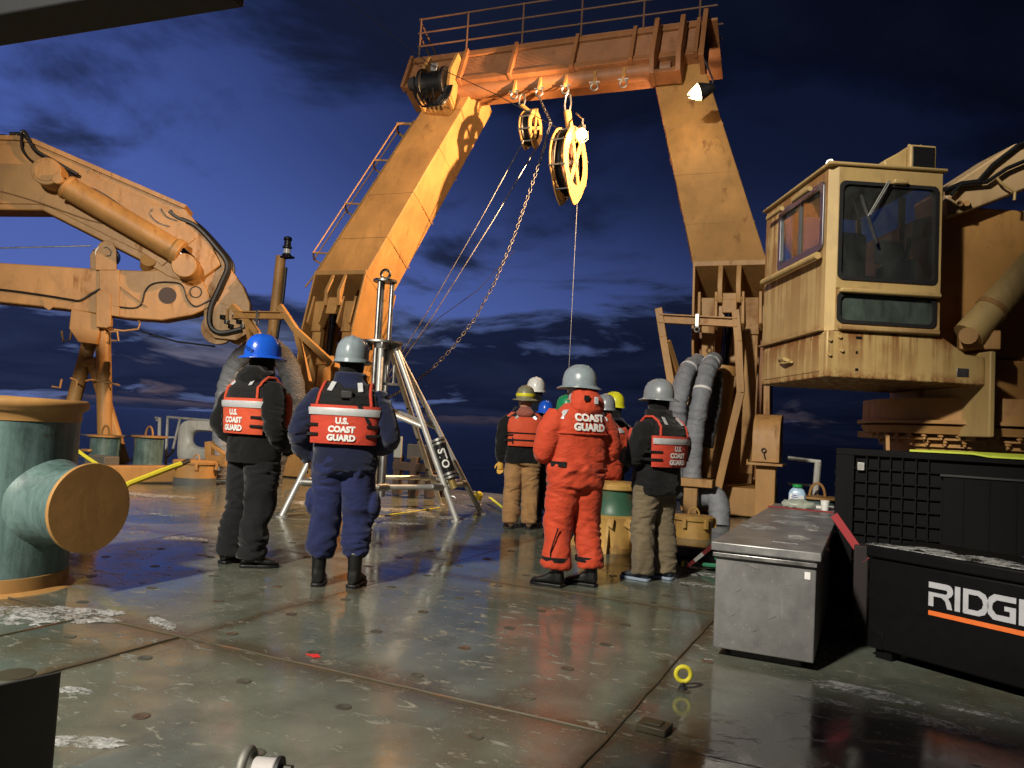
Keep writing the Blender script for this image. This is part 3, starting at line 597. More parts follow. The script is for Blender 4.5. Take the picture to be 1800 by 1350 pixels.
# ------------------------------------------------------------------ hoses wrapped in grey cover over both pedestals
def wrapped(name, pts, r, label, mat, parent=None, bands=()):
    n = 30; cu = []
    P4 = [V(p) for p in pts]
    for i in range(len(P4)-1):
        p0, p1, p2, p3 = P4[max(i-1, 0)], P4[i], P4[i+1], P4[min(i+2, len(P4)-1)]
        for k in range(8):
            t = k/8; cu.append(.5*((2*p1) + (p2-p0)*t + (2*p0-5*p1+4*p2-p3)*t*t + (3*p1-p0-3*p2+p3)*t**3))
    cu.append(P4[-1]); m = MB(); sd = random.uniform(0, 99)
    fine = [];
    for i in range(len(cu)-1):
        for k in range(3): fine.append(cu[i].lerp(cu[i+1], k/3))
    fine.append(cu[-1])
    m.tube(fine, [r*(1+.10*NZ.noise(V((k*.32, sd, 0)))+.05*NZ.noise(V((k*1.1, sd, 3)))) for k in range(len(fine))], 20)
    me = m.mesh(name)
    for v in me.vertices: v.co += v.normal*(.016*NZ.noise(v.co*6+V((sd, 0, 0)))+.008*NZ.noise(V((v.co.x*16, v.co.y*16, v.co.z*9+sd))))
    o = link(name, me, mat, parent, ang=60)
    if label: tag(o, label, 'hose', 'wrapped hydraulic hoses on the gantry pedestals')
    for b in bands:
        k = int(b*(len(fine)-2)); d = (fine[k+1]-fine[k]).normalized(); q = MB(); q.cyl(fine[k]-d*.02, fine[k]+d*.02, r*1.05, n=20); q.build('tape_band', ivory, o)
    return o
YH = 11.7
h_ = lambda x, y, Y=YH: AY(x, y, Y)
wrapped('wrapped_hose', [h_(1228, 636, 12.5), h_(1208, 652, 12.0), h_(1196, 690), h_(1190, 740), h_(1186, 800), h_(1186, 875)], .135, 'grey wrapped hose curving left from the right pedestal', wrap, None, (.18,))
wrapped('wrapped_hose', [h_(1256, 632, 12.5), h_(1244, 650, 12), h_(1232, 700), h_(1222, 760), h_(1216, 842)], .135, 'long straight grey wrapped hose hanging before the right pedestal', wrap, None, (.15, .45))
wrapped('wrapped_hose', [h_(1222, 655, 12.4), h_(1222, 700, 12.3), h_(1212, 760, 12.2), h_(1205, 800, 12.2)], .10, 'narrow quilted hose between the two smooth wrapped ones', wrapd)
wrapped('wrapped_hose', [h_(1258, 655, 12.4), h_(1256, 700, 12.3), h_(1248, 745, 12.2), h_(1240, 785, 12.2)], .12, 'dark quilted hose at the right of the straight wrapped one', wrapd)
wrapped('wrapped_hose', [h_(1205, 880, 12.0), h_(1240, 872, 11.8), h_(1262, 880, 11.7), h_(1264, 925, 11.6)], .15, 'bent grey wrapped hose low beside the right pedestal foot', wrap)
for d_, x0, x1, y0, y1 in ((0, 1200, 1226, 780, 846),):
    pass
YL = 10.6
wrapped('wrapped_hose', [V((*h_(392, 840, YL).xy, .03)), h_(392, 815, YL), h_(390, 760, YL), h_(396, 690, YL), h_(415, 640, YL), h_(440, 615, YL), h_(462, 606, YL)], .17, 'smooth grey wrapped hose arching at the left pedestal behind blue helmet', wrap)
wrapped('wrapped_hose', [h_(462, 606, YL-.02), h_(490, 622, YL), h_(512, 660, YL), h_(518, 720, YL), h_(500, 770, YL), h_(482, 815, YL), V((*h_(478, 840, YL).xy, .03))], .19, 'dark quilted hose arching down between the two life vests', wrapd)
# support post with saddle under the right hoses
q = thing('hose_stand', G(1216, 955), 'tan flanged post holding the wrapped hoses upright', 'stand')
a = AY(1216, 850, 11.5); b = AY(1210, 955, 11.5)
m = MB(); m.bar(a, b, .2, .12, (0, 1, 0)); m.build('post', buffw, q, bevel=.01); m = MB(); m.bar(a+V((-.32, 0, .02)), a+V((.32, 0, .02)), .25, .12); m.build('saddle', buffw, q, bevel=.01)
# ------------------------------------------------------------------ mast with navigation light
mt = AY(505, 452, 13.9); mb_ = V((mt.x-.15, 13.9, 0)); t = thing('light_mast', mb_, 'slender tan mast with a black signal lantern on top', 'mast')
q = MB(); q.tube([AY(476, 620, 13.9), AY(494, 450, 13.9)], [.13, .115], 14); b0 = AY(476, 620, 13.9); q.v; q.build('pole', buffc, t)
q = MB(); q.tube([b0, V((b0.x-.1, b0.y, .0))], .13, 14); q.build('pole_foot', buffc, t)
a = AY(504, 450, 13.9); q = MB(); q.lathe([(.10, 0), (.11, .03), (.08, .05), (.075, .17), (.11, .19), (.11, .22), (.08, .24), (.075, .36), (.10, .38), (.09, .44), (.02, .47)], a, n=16); q.build('lantern', blackp, t)
q = MB(); q.lathe([(.082, 0), (.082, .10)], a+V((0, 0, .06)), n=16); q.build('lens', plain('lens_glass', (.5, .5, .5), .1), t)
q = MB(); q.box(a+V((-.02, 0, -.03)), (.36, .2, .05)); q.build('lantern_shelf', blackp, t, bevel=.01)
q = MB(); q.tube([AY(503, 470, 13.9), AY(498, 520, 13.9), AY(486, 600, 13.9)], .035, 8); q.build('conduit', hose, t)
# ------------------------------------------------------------------ left knuckle-boom crane, folded onto its boom rest
LP0 = G(206, 816); LD = V((.81, .586, 0)).normalized(); LN = V((LD.y, -LD.x, 0))     # along the boom; toward the viewer
def lc(px, py, off=0.0): return PL(px, py, LP0, LN) + LN*off
lcr = thing('knuckle_boom_crane', lc(-160, 800), 'tan knuckle boom crane folded over its rest at left with black hoses', 'crane')
def lpart(name, poly, near, far, mat, bev=.02): q = MB(); q.prism([lc(x, y, near) for x, y in poly], LN*(far-near)); return q.build(name, mat, lcr, bevel=bev)
lpart('upper_boom', [(-170, 250), (40, 252), (70, 258), (330, 372), (372, 425), (392, 470), (345, 505), (300, 490), (262, 466), (85, 376), (-170, 374)], .30, -.30, buff, .025)
lpart('boom_web', [(-160, 262), (40, 264), (68, 270), (322, 384), (350, 424), (292, 472), (262, 452), (88, 366), (-160, 364)], .335, .30, buff, .008)
lpart('boom_top_flange', [(-170, 246), (41, 248), (72, 254), (334, 368), (330, 374), (70, 262), (40, 256), (-170, 254)], .36, -.36, buff, .006)
lpart('lower_boom', [(-170, 455), (180, 477), (262, 480), (330, 474), (362, 500), (380, 540), (345, 556), (290, 566), (230, 562), (120, 546), (-170, 516)], .28, -.28, buff, .025)
lpart('lower_boom_collar', [(183, 476), (218, 479), (218, 560), (183, 555)], .32, -.32, buff, .01)
lpart('knuckle', [(322, 380), (372, 420), (398, 462), (430, 505), (442, 535), (441, 575), (405, 560), (372, 545), (352, 505), (330, 482), (336, 430)], .20, -.20, buff, .025)
q = MB(); q.cyl(lc(108, 322, .30), lc(86, 316, .62).lerp(lc(108, 322, .85), 1), .29, n=32); q.build('pivot_boss', buff, lcr, bevel=.02)
q = MB(); q.cyl(lc(108, 322, .85), lc(108, 322, .87), .22, n=32); q.build('boss_cap', buffc, lcr, bevel=.005)
q = MB(); q.cyl(lc(139, 345, .62), lc(322, 452, .62), .245, n=30); q.build('lift_cylinder', buff, lcr)
q = MB(); q.cyl(lc(136, 343, .62), lc(142, 347, .62), .27, n=30); q.build('cylinder_cap', buff, lcr, bevel=.02)
q = MB(); q.cyl(lc(318, 450, .62), lc(330, 456, .62), .28, n=30); q.build('cylinder_gland', buff, lcr, bevel=.02)
q = MB(); q.cyl(lc(328, 455, .62), lc(345, 470, .62), .15, n=20); q.build('cylinder_rod', chrome, lcr)
q = MB(); q.cyl(lc(131, 338, .62), lc(131, 338, .98), .105, n=20); q.build('cylinder_pin', buff, lcr, bevel=.01)
q = MB(); q.cyl(lc(337, 478, .1), lc(337, 478, .78), .26, n=30); q.build('elbow_pin', buff, lcr, bevel=.02)
q = MB(); q.cyl(lc(262, 470, .1), lc(268, 462, .34), .16, n=20); q.build('link_pin', buffc, lcr)
lpart('link_arm', [(262, 470), (278, 452), (345, 462), (350, 492), (300, 486), (264, 492)], .22, .06, buffc, .015)
q = MB(); q.cyl(lc(300, 523, .279), lc(300, 523, .287), .185, n=28); q.build('access_cover', plain('dark_red_cover', (.05, .025, .018), .6), lcr)
q = MB(); q.torus(lc(349, 517, .285), LN, .12, .012, 24, 6); q.build('cover_ring', rubber, lcr)
for (x, y, r) in ((385, 578, .36), (422, 578, .36)):
    q = MB(); q.lathe([(.08, -.09), (r, -.09), (r, -.06), (r*.86, -.02), (r*.86, .02), (r, .06), (r, .09), (.08, .09)], lc(x, y, .05 if x < 400 else -.1), LN, 30); q.build('tip_sheave', buffw, lcr, bevel=.006)
lpart('tip_cheek', [(362, 545), (380, 530), (432, 552), (442, 585), (418, 600), (380, 596), (362, 580)], .24, .20, buffw, .01)
lpart('tip_cheek', [(362, 545), (380, 530), (432, 552), (442, 585), (418, 600), (380, 596), (362, 580)], -.16, -.20, buffw, .01)
for k in range(6):
    q = MB(); p = lc(395+k*7, 560+(k % 3)*8, .27); q.box(p, (.10, .08, .09)); q.build('hose_fitting', galv if k % 2 else blackp, lcr, bevel=.008)
q = MB(); q.tube([lc(404, 545, .25), lc(402, 566, .25)], .035, 8); q.build('tip_stub', buffc, lcr)
# winch drum on the lower boom
lpart('winch_cheek', [(176, 480), (177, 445), (184, 433), (196, 428), (208, 433), (213, 446), (213, 480)], .34, .28, buff, .012)
lpart('winch_cheek', [(152, 478), (151, 445), (158, 433), (172, 430), (184, 434), (188, 478)], -.24, -.28, buff, .012)
q = MB(); q.cyl(lc(195, 452, .30), lc(186, 448, -.26), .22, n=24); q.build('winch_drum', steelw, lcr)
for (a, b, c) in (((192, 442), (196, 440), (203, 446)), ((204, 447), (203, 455), (195, 456))):
    q = MB(); q.tube([lc(*a, .345), lc(*b, .345), lc(*c, .345)], .012, 6); q.build('painted_arrow', blackp, lcr)
q = MB(); q.tube([lc(-170, 440, 0), lc(0, 436, 0), lc(160, 432, 0)], .014, 6); q.build('winch_wire', steelw, lcr)
# hoses on the boom
def lh(pts, r, off, nm='hydraulic_hose', m=hose):
    P4 = [lc(x, y, off) for x, y in pts]; cu = []
    for i in range(len(P4)-1):
        p0, p1, p2, p3 = P4[max(i-1, 0)], P4[i], P4[i+1], P4[min(i+2, len(P4)-1)]
        for k in range(6):
            t = k/6; cu.append(.5*((2*p1) + (p2-p0)*t + (2*p0-5*p1+4*p2-p3)*t*t + (3*p1-p0-3*p2+p3)*t**3))
    cu.append(P4[-1]); q = MB(); q.tube(cu, r, 8); q.build(nm, m, lcr)
for k, o in enumerate((.02, .12, .22, .30)):
    lh([(286+6*k, 372+2*k), (318, 380+3*k), (350, 398+2*k), (388-2*k, 438), (409-2*k, 470), (400-3*k, 505), (380-2*k, 545), (377-k, 575), (392, 588), (428, 590-3*k)], .055, o)
lh([(4, 252), (8, 244), (22, 246)], .03, .2); lh([(30, 246), (48, 246), (62, 256), (75, 276), (100, 292), (132, 310), (152, 320)], .035, .36); lh([(52, 250), (54, 275), (75, 297), (115, 306), (145, 322)], .026, .40)
lh([(52, 246), (60, 246), (76, 274), (108, 294), (150, 318)], .035, .45)
lh([(-100, 330), (0, 342), (75, 362), (120, 378), (170, 395), (240, 412), (310, 440)], .016, .345, 'grease_pipe', plain('pipe_tan', (.25, .14, .06), .5))
lh([(155, 335), (185, 345), (245, 385), (305, 425)], .012, .345, 'grease_pipe', steelw)
lh([(276, 374), (272, 385), (285, 398), (305, 405)], .014, .345, 'grease_pipe', steelw); lh([(290, 374), (300, 388), (318, 395)], .014, .345, 'grease_pipe', steelw)
lh([(-160, 500), (0, 512), (80, 522), (130, 530), (150, 532), (170, 520), (185, 512)], .022, .31); lh([(205, 541), (240, 545), (255, 538), (262, 515), (275, 503), (300, 500), (325, 505), (335, 530), (350, 542), (375, 530)], .016, .305)
lh([(185, 480), (215, 505), (265, 543)], .014, .305, 'grease_pipe', plain('pipe_tan2', (.3, .17, .07), .5))
for k in range(4):
    q = MB(); p = lc(28+k*6, 246-(k % 2)*4, .1); q.box(p, (.12, .14, .10)); q.build('valve_body', galv if k % 2 else redbr, lcr, bevel=.01)
lpart('lifting_lug', [(166, 322), (164, 312), (168, 304), (175, 308), (176, 312), (180, 312), (180, 303), (184, 308), (183, 318), (176, 327)], .33, .29, buffc, .006)
lpart('wire_lug', [(85, 530), (104, 533), (103, 543), (96, 549), (87, 543)], .31, .27, buff, .006)
# off-frame column that carries the boom
q = MB(); q.cyl(V((*lc(-190, 500).xy, 0)), lc(-190, 250), .75, n=28); q.build('slew_column', buff, lcr, bevel=.02)
q = MB(); q.tube([lc(235, 578, -.5), lc(300, 596, -.6), lc(372, 606, -.4)], .02, 6); tag(q.build('pendant_wire', hose), 'dark pendant wire from boom rest to the crane tip', 'wire')
# boom rest
br = thing('boom_rest', LP0, 'tan tubular boom rest trestle holding up the left crane', 'stand')
def bp(name, a, b, r, n=16): q = MB(); q.cyl(a, b, r, n=n); q.build(name, buff, br)
bp('front_post', lc(181, 572, .0), V((*lc(186, 812).xy, 0)), .155)
bp('rear_post', lc(152, 585, -.3), V((*lc(92, 815, -.3).xy, 0)), .15)
bp('diagonal_brace', lc(162, 640, -.1), V((*lc(216, 815, -.1).xy, 0)), .13)
bp('cross_tie', lc(138, 636, -.25), lc(180, 636, -.02), .10); bp('short_brace', lc(160, 642, -.15), lc(181, 700, -.02), .10)
q = MB(); q.prism([lc(x, y, .36) for x, y in ((183, 515), (204, 520), (204, 577), (196, 580), (178, 578), (178, 520))], -LN*.16); q.build('saddle_horn', buff, br, bevel=.015)
q = MB(); q.prism([lc(x, y, .3) for x, y in ((134, 546), (182, 556), (182, 588), (176, 607), (146, 604), (130, 580))], -LN*.6); q.build('saddle', buff, br, bevel=.015)
for pts in (((200, 555), (240, 557), (250, 568), (246, 580), (220, 583), (180, 577)), ((113, 583), (116, 602), (128, 598), (130, 582)), ((196, 584), (210, 584), (212, 600), (200, 600)), ((96, 680), (110, 682), (113, 667)), ((155, 670), (165, 668), (200, 674), (214, 678)), ((128, 665), (140, 670), (138, 680))):
    q = MB(); q.tube([lc(x, y, .15) for x, y in pts], .022, 7); q.build('hand_hold', buff, br)
# ------------------------------------------------------------------ right crane with cab
RAW = V((-.4617, .887, 0)).normalized(); RRA = V((RAW.y, -RAW.x, 0)); RO = AD(1457, 480, 6.25); ZU = V((0, 0, 1))
def rc(px, py, w=0.0): return PL(px, py, RO + RAW*w, RAW)
def ruz(px, py, w=0.0): p = rc(px, py, w); return ((p-RO).dot(RRA), p.z)
R0 = V((RO.x, RO.y, 0))
def RR(u, w, z): return R0 + RRA*u + RAW*w + ZU*z
_, ZT = ruz(1457, 290); U1, _ = ruz(1656, 400); _, ZM = ruz(1457, 580); _, ZB = ruz(1457, 662); CD = 1.42
def runs(name, col, ztop, ln, zbot, amt=1.0):
    m, t, b, P = newmat(name); sp = nn(t, 'ShaderNodeSeparateXYZ'); t.links.new(P, sp.inputs[0])
    st = noise(t, P, 13, 4, .6, .1, (1, 1, .05)); wide = noise(t, P, 2.6, 4, .6); fine = noise(t, P, 30, 5, .7); big = noise(t, P, 1.6, 5, .6)
    c = mixc(t, ramp(t, big, [(.3, 0), (.7, 1)]), [x*.78 for x in col], col); c = mixc(t, mathn(t, 'MULTIPLY', ramp(t, st, [(.45, 0), (.8, 1)]), .35), c, [x*.5 for x in col])
    top = ramp(t, mathn(t, 'DIVIDE', mathn(t, 'SUBTRACT', ztop, sp.outputs[2]), ln), [(0, 1), (.15, .75), (1, 0)])
    bot = ramp(t, mathn(t, 'DIVIDE', mathn(t, 'SUBTRACT', sp.outputs[2], zbot), .10), [(0, 1), (.35, .7), (1, 0)])
    k = mathn(t, 'MULTIPLY', top, ramp(t, mathn(t, 'ADD', mathn(t, 'MULTIPLY', st, .7), mathn(t, 'MULTIPLY', wide, .45)), [(.50, 0), (.62, 1)]))
    k2 = mathn(t, 'MULTIPLY', bot, ramp(t, mathn(t, 'ADD', mathn(t, 'MULTIPLY', st, .6), mathn(t, 'MULTIPLY', fine, .4)), [(.40, 0), (.56, 1)]))
    k = mathn(t, 'MULTIPLY', mathn(t, 'MAXIMUM', k, k2), amt*.9, None, True)
    c = mixc(t, k, c, mixc(t, fine, (.28, .105, .02), (.12, .04, .012)))
    t.links.new(c, b.inputs['Base Color']); t.links.new(mathn(t, 'MULTIPLY_ADD', k, .3, .48), b.inputs['Roughness']); bump(t, b, mathn(t, 'ADD', fine, big), .12, .008); return m
CABC = (.52, .36, .145)
runb = runs('cab_base_rust_runs', CABC, ZM, .45, ZB, 1.2); runs1 = runs('cab_side_rust_runs', CABC, ZT-.5, 1.2, ZM, .9); runf = runs('cab_front_rust_runs', CABC, ZM+.22, .3, ZM, .8)
cream = paint('cab_cream', CABC, .5, .28, .4)
rcr = thing('deck_crane', RR(1.4, 1.4, 0), 'tan deck crane with glazed operator cab above the black cases', 'crane')
def rbox(name, u0, u1, w0, w1, z0, z1, mat, bev=.012):
    q = MB(); q.hexa([RR(u0, w0, z0), RR(u1, w0, z0), RR(u1, w1, z0), RR(u0, w1, z0), RR(u0, w0, z1), RR(u1, w0, z1), RR(u1, w1, z1), RR(u0, w1, z1)]); return q.build(name, mat, rcr, bevel=bev)
def win(px0, py0, px1, py1, r):
    a = ruz(px0, py0); b = ruz(px1, py1); u0, u1 = a[0], b[0]; z1, z0 = a[1], b[1]; return [(p[0]+(u0+u1)/2, p[1]+(z0+z1)/2) for p in rrect(u1-u0, z1-z0, r)], (u0, u1, z0, z1)
zs = ruz(1460, 505)[1]
def window(hole, en_o, ex, ey, O, nm, gm=glass, proud=.012):
    # gasket ring and pane
    cx = sum(p[0] for p in hole)/len(hole); cy = sum(p[1] for p in hole)/len(hole)
    g0 = [(cx+(p[0]-cx)*1.0+math.copysign(.022, p[0]-cx), cy+(p[1]-cy)+math.copysign(.022, p[1]-cy)) for p in hole]; g1 = [(cx+(p[0]-cx)-math.copysign(.006, p[0]-cx), cy+(p[1]-cy)-math.copysign(.006, p[1]-cy)) for p in hole]
    P_ = lambda q, d: O + ex*q[0] + ey*q[1] + en_o*d
    q = MB(); q.rings([[P_(k, -.02) for k in g0], [P_(k, proud) for k in g0], [P_(k, proud) for k in g1], [P_(k, -.02) for k in g1]], closed=True); w = q.build('window', rubber, rcr)
    q = MB(); q.add([P_(k, -.012) for k in hole], [tuple(range(len(hole)))]); q.build('pane', gm, w); return w
ch = .06   # bevelled left corner post
h1, b1 = win(1481, 322, 1642, 497, .05); q = MB(); plate_hole(q, R0, RRA, ZU, RAW, .05, (ch, U1, zs, ZT), h1); q.build('front_panel', cream, rcr, bevel=.004); window(h1, -RAW, RRA, ZU, R0, 'w')
h2, b2 = win(1476, 517, 1640, 573, .05); q = MB(); plate_hole(q, R0, RRA, ZU, RAW, .05, (ch, U1, ZM, zs-.004), h2); q.build('lower_front_panel', runf, rcr, bevel=.004); window(h2, -RAW, RRA, ZU, R0, 'w', glassd)
q = MB(); q.hexa([RR(0, ch, ZM), RR(ch, -.001, ZM), RR(ch+.03, .05, ZM), RR(.05, ch+.03, ZM), RR(0, ch, ZT), RR(ch, -.001, ZT), RR(ch+.03, .05, ZT), RR(.05, ch+.03, ZT)]); q.build('corner_post', cream, rcr)
rbox('window_ledge', ch+.02, U1-.02, -.06, -.002, zs-.04, zs-.005, cream); rbox('window_ledge', ch+.02, U1-.02, -.05, -.002, ZM+.005, ZM+.045, creamr)
# left side wall with sliding window (plane u = 0)
def rwz(px, py): p = PL(px, py, RO, RRA); return ((p-RO).dot(RAW), p.z)
a = rwz(1449, 325); b = rwz(1371, 466); w0, w1 = a[0], b[0]; z1 = rwz(1449, 325)[1]; z0 = rwz(1449, 431)[1]
hs = [(p[0]+(w0+w1)/2, p[1]+(z0+z1)/2) for p in rrect(w1-w0, z1-z0, .05)]
q = MB(); plate_hole(q, R0, RAW, ZU, RRA, .05, (ch, CD, ZM, ZT), hs); q.build('side_panel', runs1, rcr, bevel=.004)
cx, cy = (w0+w1)/2, (z0+z1)/2
q = MB(); P_ = lambda k, d: R0 + RAW*k[0] + ZU*k[1] - RRA*d
g0 = [(p[0]+math.copysign(.03, p[0]-cx), p[1]+math.copysign(.03, p[1]-cy)) for p in hs]; g1 = [(p[0]-math.copysign(.03, p[0]-cx), p[1]-math.copysign(.03, p[1]-cy)) for p in hs]
q.rings([[P_(k, -.02) for k in g0], [P_(k, .018) for k in g0], [P_(k, .018) for k in g1], [P_(k, -.02) for k in g1]], closed=True); sw = q.build('sliding_window', metal('window_alloy', (.3, .31, .33), .4), rcr, bevel=.003)
q = MB(); q.add([P_(k, 0) for k in g1], [tuple(range(len(g1)))]); q.build('pane', glass, sw)
q = MB(); q.hexa([RR(-.01, cx-.025, z0), RR(.02, cx-.025, z0), RR(.02, cx+.025, z0), RR(-.01, cx+.025, z0), RR(-.01, cx-.025, z1), RR(.02, cx-.025, z1), RR(.02, cx+.025, z1), RR(-.01, cx+.025, z1)]); q.build('mullion', greyp, sw)
q = MB(); q.tube([RR(-.06, .09, z0-.09), RR(-.06, CD-.12, z0-.09)], .03, 10); q.build('side_rail', cream, rcr)
for wv in (.25, .85): q = MB(); q.tube([RR(-.07, wv, ZT-.12), RR(-.07, wv+.35, ZT-.12)], .022, 8); q.build('grab_bar', cream, rcr)
rbox('gutter', -.04, .0, ch, CD, ZM+.0, ZM+.02, creamr, .004)
# lower body of cab
zr = ruz(1725, 690)[1]; U2 = ruz(1732, 640)[0]
q = MB(); q.prism([RR(.0, 0, ZB), RR(.0, 0, ZM-.004), RR(U1+.03, 0, ZM-.004), RR(U1+.22, 0, ZM-.13), RR(U2, 0, ZM-.15), RR(U2, 0, ZB+.0)], RAW*(CD-.003)); q.build('cab_base', runb, rcr, bevel=.012)
q = MB(); q.hexa([RR(-.006, .12, ZB+.05), RR(0, .12, ZB+.05), RR(0, CD-.1, ZB+.05), RR(-.006, CD-.1, ZB+.05), RR(-.006, .12, ZM-.06), RR(0, .12, ZM-.06), RR(0, CD-.1, ZM-.06), RR(-.006, CD-.1, ZM-.06)]); q.build('locker_door', runb, rcr, bevel=.003)
q = MB(); q.tube([RR(-.01, .95, ZB+.2), RR(-.05, .85, ZB+.21), RR(-.055, .7, ZB+.20), RR(-.03, .62, ZB+.17), RR(-.045, .75, ZB+.165), RR(-.03, .88, ZB+.18)], [.008, .014, .02, .016, .014, .008], 8, closed=True); q.build('door_handle', cream, rcr)
rbox('side_column', U2, U2+.05, -.06, CD, ZB-.42, ZM-.1, cream)
rbox('name_plate', U2-.24, U2-.14, -.006, -.001, ZB+.06, ZB+.13, galv, .002)
for (dx, dzz) in ((.10, -.05), (.12, -.16), (.02, -.08), (.02, -.2)): q = MB(); c = RR(dx, -.002, ZM+dzz); q.cyl(c, c-RAW*.02, .014, n=10); q.build('bolt', cream, rcr)
for (dx, dzz, s_) in ((.24, -.06, .05), (.24, -.18, .018), (.24, -.32, .025)): rbox('paint_chip', dx, dx+s_, -.003, -.001, ZM+dzz, ZM+dzz+.022, blackp, 0)
# rear and right walls, roof, floor, interior
rbox('roof', -.035, U1+.03, -.03, CD+.03, ZT+.002, ZT+.03, cream); rbox('roof_rim', -.02, U1+.02, -.022, CD, ZT-.02, ZT+.001, cream, .004) if False else None
rbox('cab_floor', .055, U1-.055, .06, CD-.06, ZM, ZM+.03, greyp, 0); rbox('back_wall', .055, U1-.02, CD-.05, CD, ZM, ZM+.65, cream, 0)
rbox('right_wall', U1-.05, U1, .055, CD, ZM, ZM+.85, cream, 0); rbox('ceiling_lining', .055, U1-.055, .06, CD-.06, ZT-.03, ZT-.004, greyp, 0)
for (u, w) in ((.25, CD-.03), (.55, CD-.03), (U1-.05, CD-.05), (U1-.03, .62)): rbox('cab_post', u, u+.045, w-.04, w, ZM+.1, ZT-.03, cream, 0)
seatm = cloth('seat_vinyl', (.38, .38, .36)); rbox('seat_base', .34, .66, .32, .66, ZM+.42, ZM+.54, seatm, .04); rbox('seat_back', .36, .64, .62, .74, ZM+.54, ZM+1.0, seatm, .05)
rbox('console', .1, .26, .12, .6, ZM+.03, ZM+.62, white, .02); rbox('console', .64, .8, .12, .5, ZM+.03, ZM+.66, white, .02); rbox('control_box', .58, .80, .3, .42, ZM+.66, ZM+.85, white, .02); rbox('backrest_panel', .3, .48, .5, .6, ZM+.5, ZM+.95, white, .03)
for u, w in ((.15, .2), (.19, .26), (.73, .2), (.77, .26), (.14, .34), (.23, .2)): q = MB(); q.tube([RR(u, w, ZM+.60), RR(u+.02, w-.05, ZM+.84)], [.010, .017], 7); q.build('lever', white if u < .3 else blackp, rcr)
# wiper
q = MB(); p0 = rc(1562, 318, -.04); p1 = rc(1526, 380, -.05); q.tube([p0, p1], .007, 6); q.build('wiper_arm', galv, rcr)
q = MB(); p0 = rc(1566, 318, -.04); q.tube([p0, rc(1530, 378, -.05)], .006, 6); q.build('wiper_arm', galv, rcr)
q = MB(); q.bar(rc(1513, 342, -.045), rc(1541, 428, -.045), .014, .02); q.build('wiper_blade', galv, rcr)
rbox('wiper_motor', .50, .62, -.05, -.002, ZT-.13, ZT-.09, cream)
# roof floodlight box (unlit) and fittings
q = MB(); w_ = .28
pl = [(1547, 297), (1550, 270), (1590, 250), (1630, 250), (1632, 303)]
lu = [ruz(1588, 300, w_)[0], ruz(1630, 300, w_)[0]]; 
rbox('lamp_housing', lu[0]-.0, lu[1]+.02, .18, .62, ZT+.03, ZT+.30, cream, .015)
q = MB(); q.prism([RR(lu[0]-.20, .22, ZT+.03), RR(lu[0]-.20, .22, ZT+.16), RR(lu[0], .22, ZT+.28), RR(lu[0], .22, ZT+.03)], RAW*.36); q.build('lamp_hood', cream, rcr, bevel=.012)
rbox('lamp_grille', lu[0]+.02, lu[1], .172, .18, ZT+.05, ZT+.28, blackp, .004)
for k in range(4): c = RR(lu[0]+.03+.05*k, .25+.1*(k % 2), ZT+.31); q = MB(); q.ball(c, .016, 8, 6); q.build('bolt', cream, rcr)
rbox('roof_clip', .10, .2, .1, .22, ZT+.03, ZT+.07, cream); q = MB(); q.torus(RR(.03, .1, ZT+.05), (0, 1, 0), .03, .01, 14, 6); q.build('roof_eye', galv, rcr)
# slewing platform, bolted ring and pedestal
rcx = AD(1742, 760, 7.35); RC = V((rcx.x, rcx.y, 0)); zq = lambda py: 1.25 + (797-py)/1352*6.4
q = MB(); q.lathe([(.2, zq(742)), (1.12, zq(742)), (1.12, zq(700)), (.2, zq(700))], RC, n=56); q.build('slew_base', buff, rcr)
q = MB(); q.lathe([(.2, zq(748)), (1.17, zq(748)), (1.17, zq(741)), (.2, zq(741))], RC, n=56); q.build('slew_plate', buff, rcr, bevel=.004)
q = MB(); q.lathe([(.2, zq(766)), (1.10, zq(766)), (1.13, zq(752)), (1.10, zq(749)), (.2, zq(749))], RC, n=56); q.build('upper_flange', buffc, rcr)
q = MB(); q.lathe([(.2, zq(790)), (.96, zq(790)), (.96, zq(778)), (1.03, zq(777)), (1.03, zq(771)), (.96, zq(770)), (.96, zq(766)), (.2, zq(766))], RC, n=56); q.build('lower_flange', buffc, rcr)
q = MB(); q.lathe([(.92, 0), (.92, zq(790))], RC, n=48); q.build('pedestal', buffc, rcr)
bm_ = MB(); bm_.lathe([(.026, 0), (.026, .024), (.014, .026), (.014, .05), (.001, .05)], (0, 0, 0), n=6); bme = bm_.mesh('flange_bolt')
for r, z, n in ((1.06, zq(766), 46), (1.00, zq(777), 40)):
    for k in range(n):
        a = 2*PI*k/n; p = V((r*math.cos(a), r*math.sin(a), 0))
        if (RC+p).dot(CF) > RC.dot(CF)+.25: continue
        o = link('flange_bolt', bme, buffc, rcr, smooth=False); o.location = RC + p + V((0, 0, z)); o.rotation_euler = (PI, 0, a)
q = MB(); c0 = AD(1560, 765, 6.9); q.bar(c0, V((c0.x+.02, c0.y, .9)), .06, .03); q.build('grease_line_bracket', buffc, rcr)
